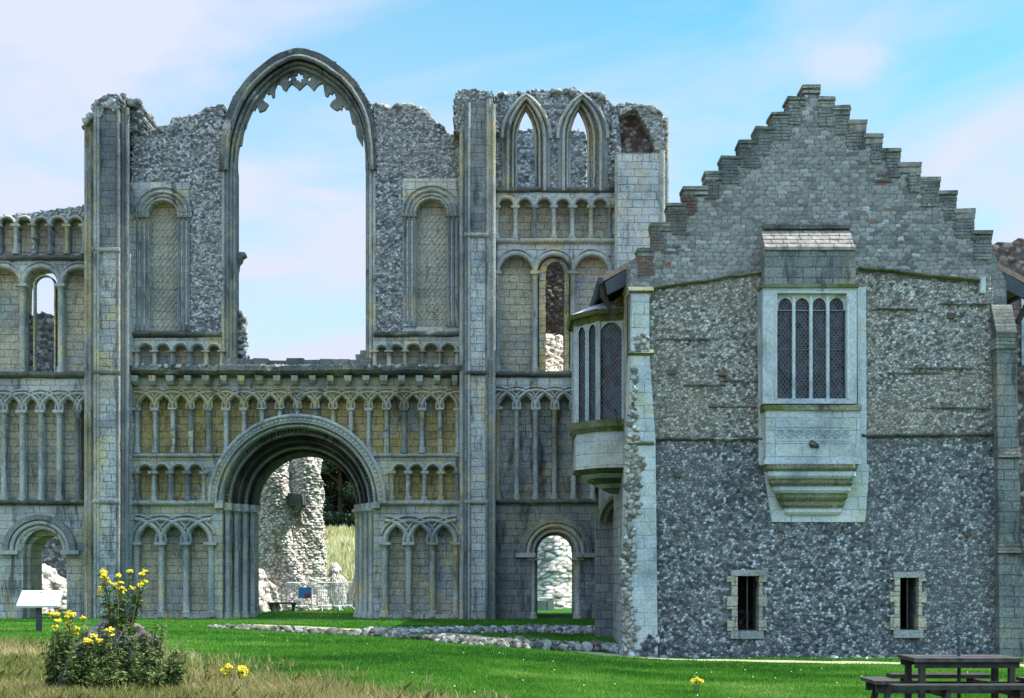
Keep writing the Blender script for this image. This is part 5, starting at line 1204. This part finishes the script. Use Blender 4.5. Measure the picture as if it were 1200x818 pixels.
def weed(name, label, cat, x, y, z, h, spread, stems, leaves, heads=0, hr=.07, ll=.11, group=None, lmat='leaves_weed', bare=0.0, hn=90, lean=(0, 0)):
    o = empty(name, label, cat, (x, y, z), group); ms = MB(); ml = MB(); tips = []
    for k in range(stems):
        a = random.uniform(0, 6.28); q = spread*math.sqrt(random.random()); bx, by = x+q*.4*math.cos(a), y+q*.4*math.sin(a)
        hh = h*(random.uniform(.72, 1) if heads else random.uniform(.55, 1)); tx, ty = x+q*math.cos(a)+lean[0]*hh, y+q*math.sin(a)+lean[1]*hh
        P = [Vector((bx+(tx-bx)*t**1.4+random.gauss(0, .008), by+(ty-by)*t**1.4, z+hh*t)) for t in np.linspace(0, 1, 6)]
        ms.tube(P, .008, .004, 5, random.random()); tips.append(P[-1])
        for j in range(leaves):
            t = bare+(1-bare)*random.random(); i = min(4, int(t*5)); p = P[i].lerp(P[i+1], t*5-i); b = random.uniform(0, 6.28)
            leaf(ml, p, (math.cos(b), math.sin(b), random.uniform(-.1, .7)), ll*random.uniform(.5, 1.2)*(1.15-.5*t), ll*.34, random.uniform(.1, .6))
    ms.build('stem', 'dead_stalk' if lmat == 'dead_stalk' else 'leaves_weed', o, recalc=False); ml.build('foliage', lmat, o, recalc=False)
    for k in range(heads): p = tips[k % len(tips)]; flower(o, (p.x+random.gauss(0, .035)*(k >= len(tips)), p.y, p.z-(.06 if k >= len(tips) else 0)), hr*random.uniform(.75, 1.15), hn)
    return o
def make_corner():
    Y = 19.6; cx = PX(136, Y); z = G(cx, Y)
    o = empty('masonry_mound', 'weed-grown lump of broken masonry in the near left corner', 'rubble', (cx, Y, z))
    rad = lambda th, t: .62*(1+.10*np.sin(2*th)+.08*np.sin(5*th+1))*np.clip(1.02-.45*np.asarray(t)**2.2, .3, 2)
    rubble_pillar('core', cx, Y, z-.12, z+.70, rad, 'mound_core', o, 140, g=.02, su=.17, sv=.12, amp=.05)
    for px, py, r, mt in ((112, 742, .13, 'rubble_red'), (122, 736, .12, 'mound_stone'), (165, 745, .13, 'mound_stone'), (178, 752, .13, 'mound_stone'), (172, 764, .12, 'mound_stone'), (185, 762, .09, 'mound_stone'), (150, 752, .12, 'rubble_red'), (97, 756, .13, 'rubble_red'), (135, 746, .12, 'rubble_red'), (158, 772, .10, 'mound_stone'), (104, 775, .13, 'rubble_red')):
        m = MB(); m.stone((PX(px, Y-.3), Y-.3+random.uniform(-.1, .15), PZ(py, Y-.3)-r*.25), r); m.build('stone', mt, o, recalc=False)
    R_ = 'ragwort in flower around the mound'
    def top(px, py, Y): return PX(px, Y), Y, PZ(py, Y)
    x, y, zt = top(141, 668, 19.4); zb = z+.55
    weed('ragwort', 'tallest ragwort clump, growing out of the top of the masonry mound', 'wildflower', x, y, zb, zt-zb, .34, 26, 30, 30, .034, .12, R_, hn=30)
    x, y, zt = top(78, 712, 19.9); zb = G(x, y); weed('ragwort', 'yellow ragwort rising just left of the mound below the sign post', 'wildflower', x, y, zb, zt-zb, .28, 13, 32, 14, .042, .10, R_, bare=.1, hn=44)
    x, y, zt = top(116, 738, 18.9); zb = G(x, y)+.25; weed('ragwort', 'low ragwort flowering against the dark front of the mound', 'wildflower', x, y, zb, zt-zb, .18, 9, 38, 10, .038, .11, R_, hn=40)
    x, y, zt = top(274, 781, 20.6); zb = G(x, y); weed('ragwort', 'small ragwort in the dry grass well right of the mound', 'wildflower', x, y, zb, zt-zb, .17, 6, 16, 9, .055, .09, R_)
    x, y, zt = top(816, 800, 21.5); zb = G(x, y); weed('ragwort', 'tiny ragwort head poking up alone in the lawn before the house', 'wildflower', x, y, zb, max(.25, zt-zb), .10, 3, 8, 3, .05, .06, R_)
    N_ = 'leafy weeds covering the mound'
    for k, (px, py, Yk, sp, lab) in enumerate(((150, 757, 18.75, .30, 'leafy green weed clump over the middle of the mound'), (198, 772, 18.85, .20, 'leafy green weed clump on the right shoulder of the mound'), (66, 742, 19.3, .20, 'tall loose weed clump left of the mound'), (128, 792, 18.4, .28, 'low weeds at the foot of the mound'), (178, 790, 18.4, .22, 'dark weed clump under the pale stones of the mound'), (92, 770, 18.7, .22, 'weed clump against the left side of the mound'), (135, 735, 19.2, .26, 'weed clump on the crown of the mound under the tall ragwort'), (176, 742, 19.25, .24, 'weeds between the pale stones on the right of the mound'), (108, 752, 19.0, .22, 'weeds hanging over the dark hollow of the mound'))):
        x = PX(px, Yk); zt = PZ(py-12, Yk); zb = G(x, Yk)-.02; weed('weed_clump', lab, 'weed', x, Yk, zb, zt-zb, sp*1.1, 24, 42, 0, ll=.11, group=N_, bare=.1)
    D_ = 'dry stalks standing in the corner'
    for px, py, Yk, lab in ((192, 707, 19.6, 'thin dry stalk right of the mound, tallest of the single stalks'), (99, 678, 19.8, 'drooping seed stalk between the sign and the tall ragwort'), (212, 724, 20.2, 'short dry stalk with a leafy tip right of the mound'), (240, 742, 20.6, 'lone green stalk further right of the mound')):
        x = PX(px, Yk); zt = PZ(py, Yk); zb = G(x, Yk); weed('dry_stalk', lab, 'stalk', x, Yk, zb, zt-zb, .05, 2, 14 if px != 192 else 4, 0, ll=.06, group=D_, lmat='leaves_weed' if px in (240, 212) else 'dead_stalk', bare=.45)
make_corner()

# ------------------------------------------------------------------ trees on the rise beyond the meadow
def tree(label, x, y, h, w, seed):
    rng = np.random.default_rng(seed); z = G(x, y); o = empty('tree', label, 'tree', (x, y, z), 'trees beyond the meadow')
    m = MB(); m.tube([(x, y, z-.2), (x+.1, y, z+h*.3), (x-.1, y+.1, z+h*.75)], h*.028, h*.008, 8); tk = m.build('trunk', 'bark', o)
    for k in range(6):
        a = k*1.05; m = MB(); m.tube([(x, y, z+h*(.2+.07*k)), (x+w*.25*math.cos(a), y+w*.25*math.sin(a), z+h*(.34+.07*k)), (x+w*.42*math.cos(a), y+w*.42*math.sin(a), z+h*(.38+.08*k))], h*.010, h*.003, 6); m.build('limb', 'bark', tk)
    P = []; st = []
    for k in range(46):
        a = rng.uniform(0, 6.28); t = rng.uniform(-.05, 1); r = w*.5*math.sqrt(max(.30, 1-(2*t-.9)**2*.9))*rng.uniform(.35, 1)
        c = np.array([x+r*math.cos(a), y+r*math.sin(a), z+h*(.02+.95*t)]); br = rng.uniform(0, 1)
        d = rng.normal(size=(260, 3)); d /= np.linalg.norm(d, axis=1)[:, None]
        p = c+d*(rng.uniform(.3, 1, (260, 1))**.5)*w*.13*np.array([1.2, 1.2, .8]); P.append(p); st.append(np.clip(br*.6+rng.uniform(0, .4, 260), 0, 1))
    P = np.concatenate(P); st = np.concatenate(st); n = len(P); s = .24
    u = rng.normal(size=(n, 3)); u /= np.linalg.norm(u, axis=1)[:, None]; v = np.cross(u, rng.normal(size=(n, 3))); v /= np.linalg.norm(v, axis=1)[:, None]
    V = np.stack([P-u*s, P+v*s*.6, P+u*s, P-v*s*.6], 1).reshape(-1, 3); F = np.arange(4*n).reshape(n, 4)
    np_mesh('crown', V, F, 'leaves_dark', o, np.repeat(st, 4))
for k, (px, y, h, w, lab) in enumerate(((372, 160, 15, 10, 'dark tree behind the tall pier, left of the gap'), (398, 158, 13.5, 9, 'dark tree filling the middle of the gap right of the pier'), (424, 165, 15, 10, 'dark tree behind the right jamb of the portal'), (300, 170, 15, 11, 'dark tree glimpsed left of the tall pier'), (38, 150, 12, 9, 'dark tree glimpsed through the small left doorway'))):
    tree(lab, PX(px, y), y, h, w, 200+k)

def hedge():
    rng = np.random.default_rng(5); x0, y = PX(392, 153), 153.5; o = empty('hedge', 'dark hedge along the top of the meadow below the trees', 'hedge', (x0, y, G(x0, y)))
    m = MB()
    for k in range(14): xx = x0-14+2*k; m.tube([(xx, y, G(xx, y)-.1), (xx+.1, y, G(xx, y)+1.6)], .06, .03)
    m.build('stem', 'bark', o)
    n = 9000; x = x0+rng.uniform(-15, 15, n); h = 1.9+1.0*fbm(x*.4, x*0, 3, 3); t = rng.random(n)**.8; P = np.stack([x, y+rng.normal(0, .55, n), ground(x, y+0*x)+h*t], 1)
    u = rng.normal(size=(n, 3)); u /= np.linalg.norm(u, axis=1)[:, None]; v = np.cross(u, rng.normal(size=(n, 3))); v /= np.linalg.norm(v, axis=1)[:, None]; q = .2
    V = np.stack([P-u*q, P+v*q*.6, P+u*q, P-v*q*.6], 1).reshape(-1, 3)
    np_mesh('foliage', V, np.arange(4*n).reshape(n, 4), 'leaves_dark', o, np.repeat(rng.random(n)*.7, 4))
hedge()

# ------------------------------------------------------------------ grass
def blades(name, n, ymin, ymax, hmin, hmax, w, mat, mask, seed, lean=.5):
    rng = np.random.default_rng(seed); u = rng.random(n*2)
    y = 1/(1/ymin+(1/ymax-1/ymin)*u); x = y*rng.uniform(-.44, .44, n*2); ok = mask(x, y, rng.random(n*2)); x = x[ok][:n]; y = y[ok][:n]; n = len(x)
    z = ground(x, y)-.01; h = rng.uniform(hmin, hmax, n)*(.6+.8*fbm(x*1.5, y*1.5, seed, 3)); a = rng.uniform(0, 6.28, n); l = rng.uniform(0, lean, n)*h; a2 = rng.uniform(0, 6.28, n)
    wx, wy = np.cos(a)*w*(1+(y-18)*.02)/2, np.sin(a)*w*(1+(y-18)*.02)/2; mx, my = x+np.cos(a2)*l*.35, y+np.sin(a2)*l*.35
    V = np.stack([np.stack([x-wx, y-wy, z], 1), np.stack([x+wx, y+wy, z], 1), np.stack([mx+wx*.7, my+wy*.7, z+h*.6], 1), np.stack([x+np.cos(a2)*l, y+np.sin(a2)*l, z+h], 1), np.stack([mx-wx*.7, my-wy*.7, z+h*.6], 1)], 1).reshape(-1, 3)
    F = np.arange(5*n).reshape(n, 5); st = np.clip(rng.random(n)*.5+.9*(fbm(x*.8, y*.8, seed+5, 4)-.25)+.9*(fbm(x*.22, y*.30, seed+9, 3)-.42), 0, 1)
    o = np_mesh(name, V, F, mat, None, np.repeat(st, 5)); return o
PX_, PY_ = np.array([p[0] for p in PATHC]), np.array([p[1] for p in PATHC])
def off_path(x, y): return np.abs(y-np.interp(x, PX_, PY_)) > .75
def dryness(x, y): return np.clip(((20.1-1.447*(x+2)-y)/1.76)/3.2+.15, 0, 1)+(fbm(x*.8, y*.8, 77, 4)-.47)*.8*np.clip(((20.1-1.447*(x+2)-y)/1.76)/1.5+1.6, 0, 1)
def lodge_free(x, y): return ~((x > 2.3) & (y > 33.9)) & (y < 47.4)
lawn = blades('grass', 380000, 17, 47.3, .022, .07, .016, 'lawn_blade', lambda x, y, r: off_path(x, y) & lodge_free(x, y) & (dryness(x, y) < .15+.75*r), 301)
tag(lawn, 'short bright green mown grass of the lawn', 'grass', kind='stuff')
dry = blades('dry_grass', 110000, 17, 30, .06, .24, .011, 'dry_blade', lambda x, y, r: dryness(x, y) > .05+.85*r, 302, .9)
tag(dry, 'straw coloured unmown grass in the near left corner', 'grass', kind='stuff')
mead = blades('meadow_grass', 26000, 74, 151, .35, .9, .06, 'meadow_blade', lambda x, y, r: np.abs(x/y+.12) < .03, 304)
tag(mead, 'tall pale uncut grass of the meadow beyond the church', 'grass', kind='stuff')
inn = blades('grass', 50000, 50, 72, .03, .08, .02, 'lawn_blade', lambda x, y, r: np.abs(x+9) < 9, 303)
tag(inn, 'bright grass inside the church beyond the doorways', 'grass', kind='stuff')

def daisies():
    rng = np.random.default_rng(9); n = 130; y = 1/(1/18+(1/44-1/18)*rng.random(n)); x = y*rng.uniform(-.36, .36, n); ok = off_path(x, y) & lodge_free(x, y) & (fbm(x*.5, y*.5, 12, 3) > .42); x, y = x[ok], y[ok]; n = len(x)
    z = ground(x, y)+.055; r = .011; a = np.arange(6)*math.pi/3
    V = np.stack([np.stack([x+r*math.cos(t), y+r*math.sin(t), z+r*.4*math.sin(t)], 1) for t in a], 1).reshape(-1, 3)
    o = np_mesh('daisies', V, np.arange(6*n).reshape(n, 6), 'daisy_white'); tag(o, 'tiny white daisies scattered over the lawn', 'daisies', kind='stuff')
daisies()
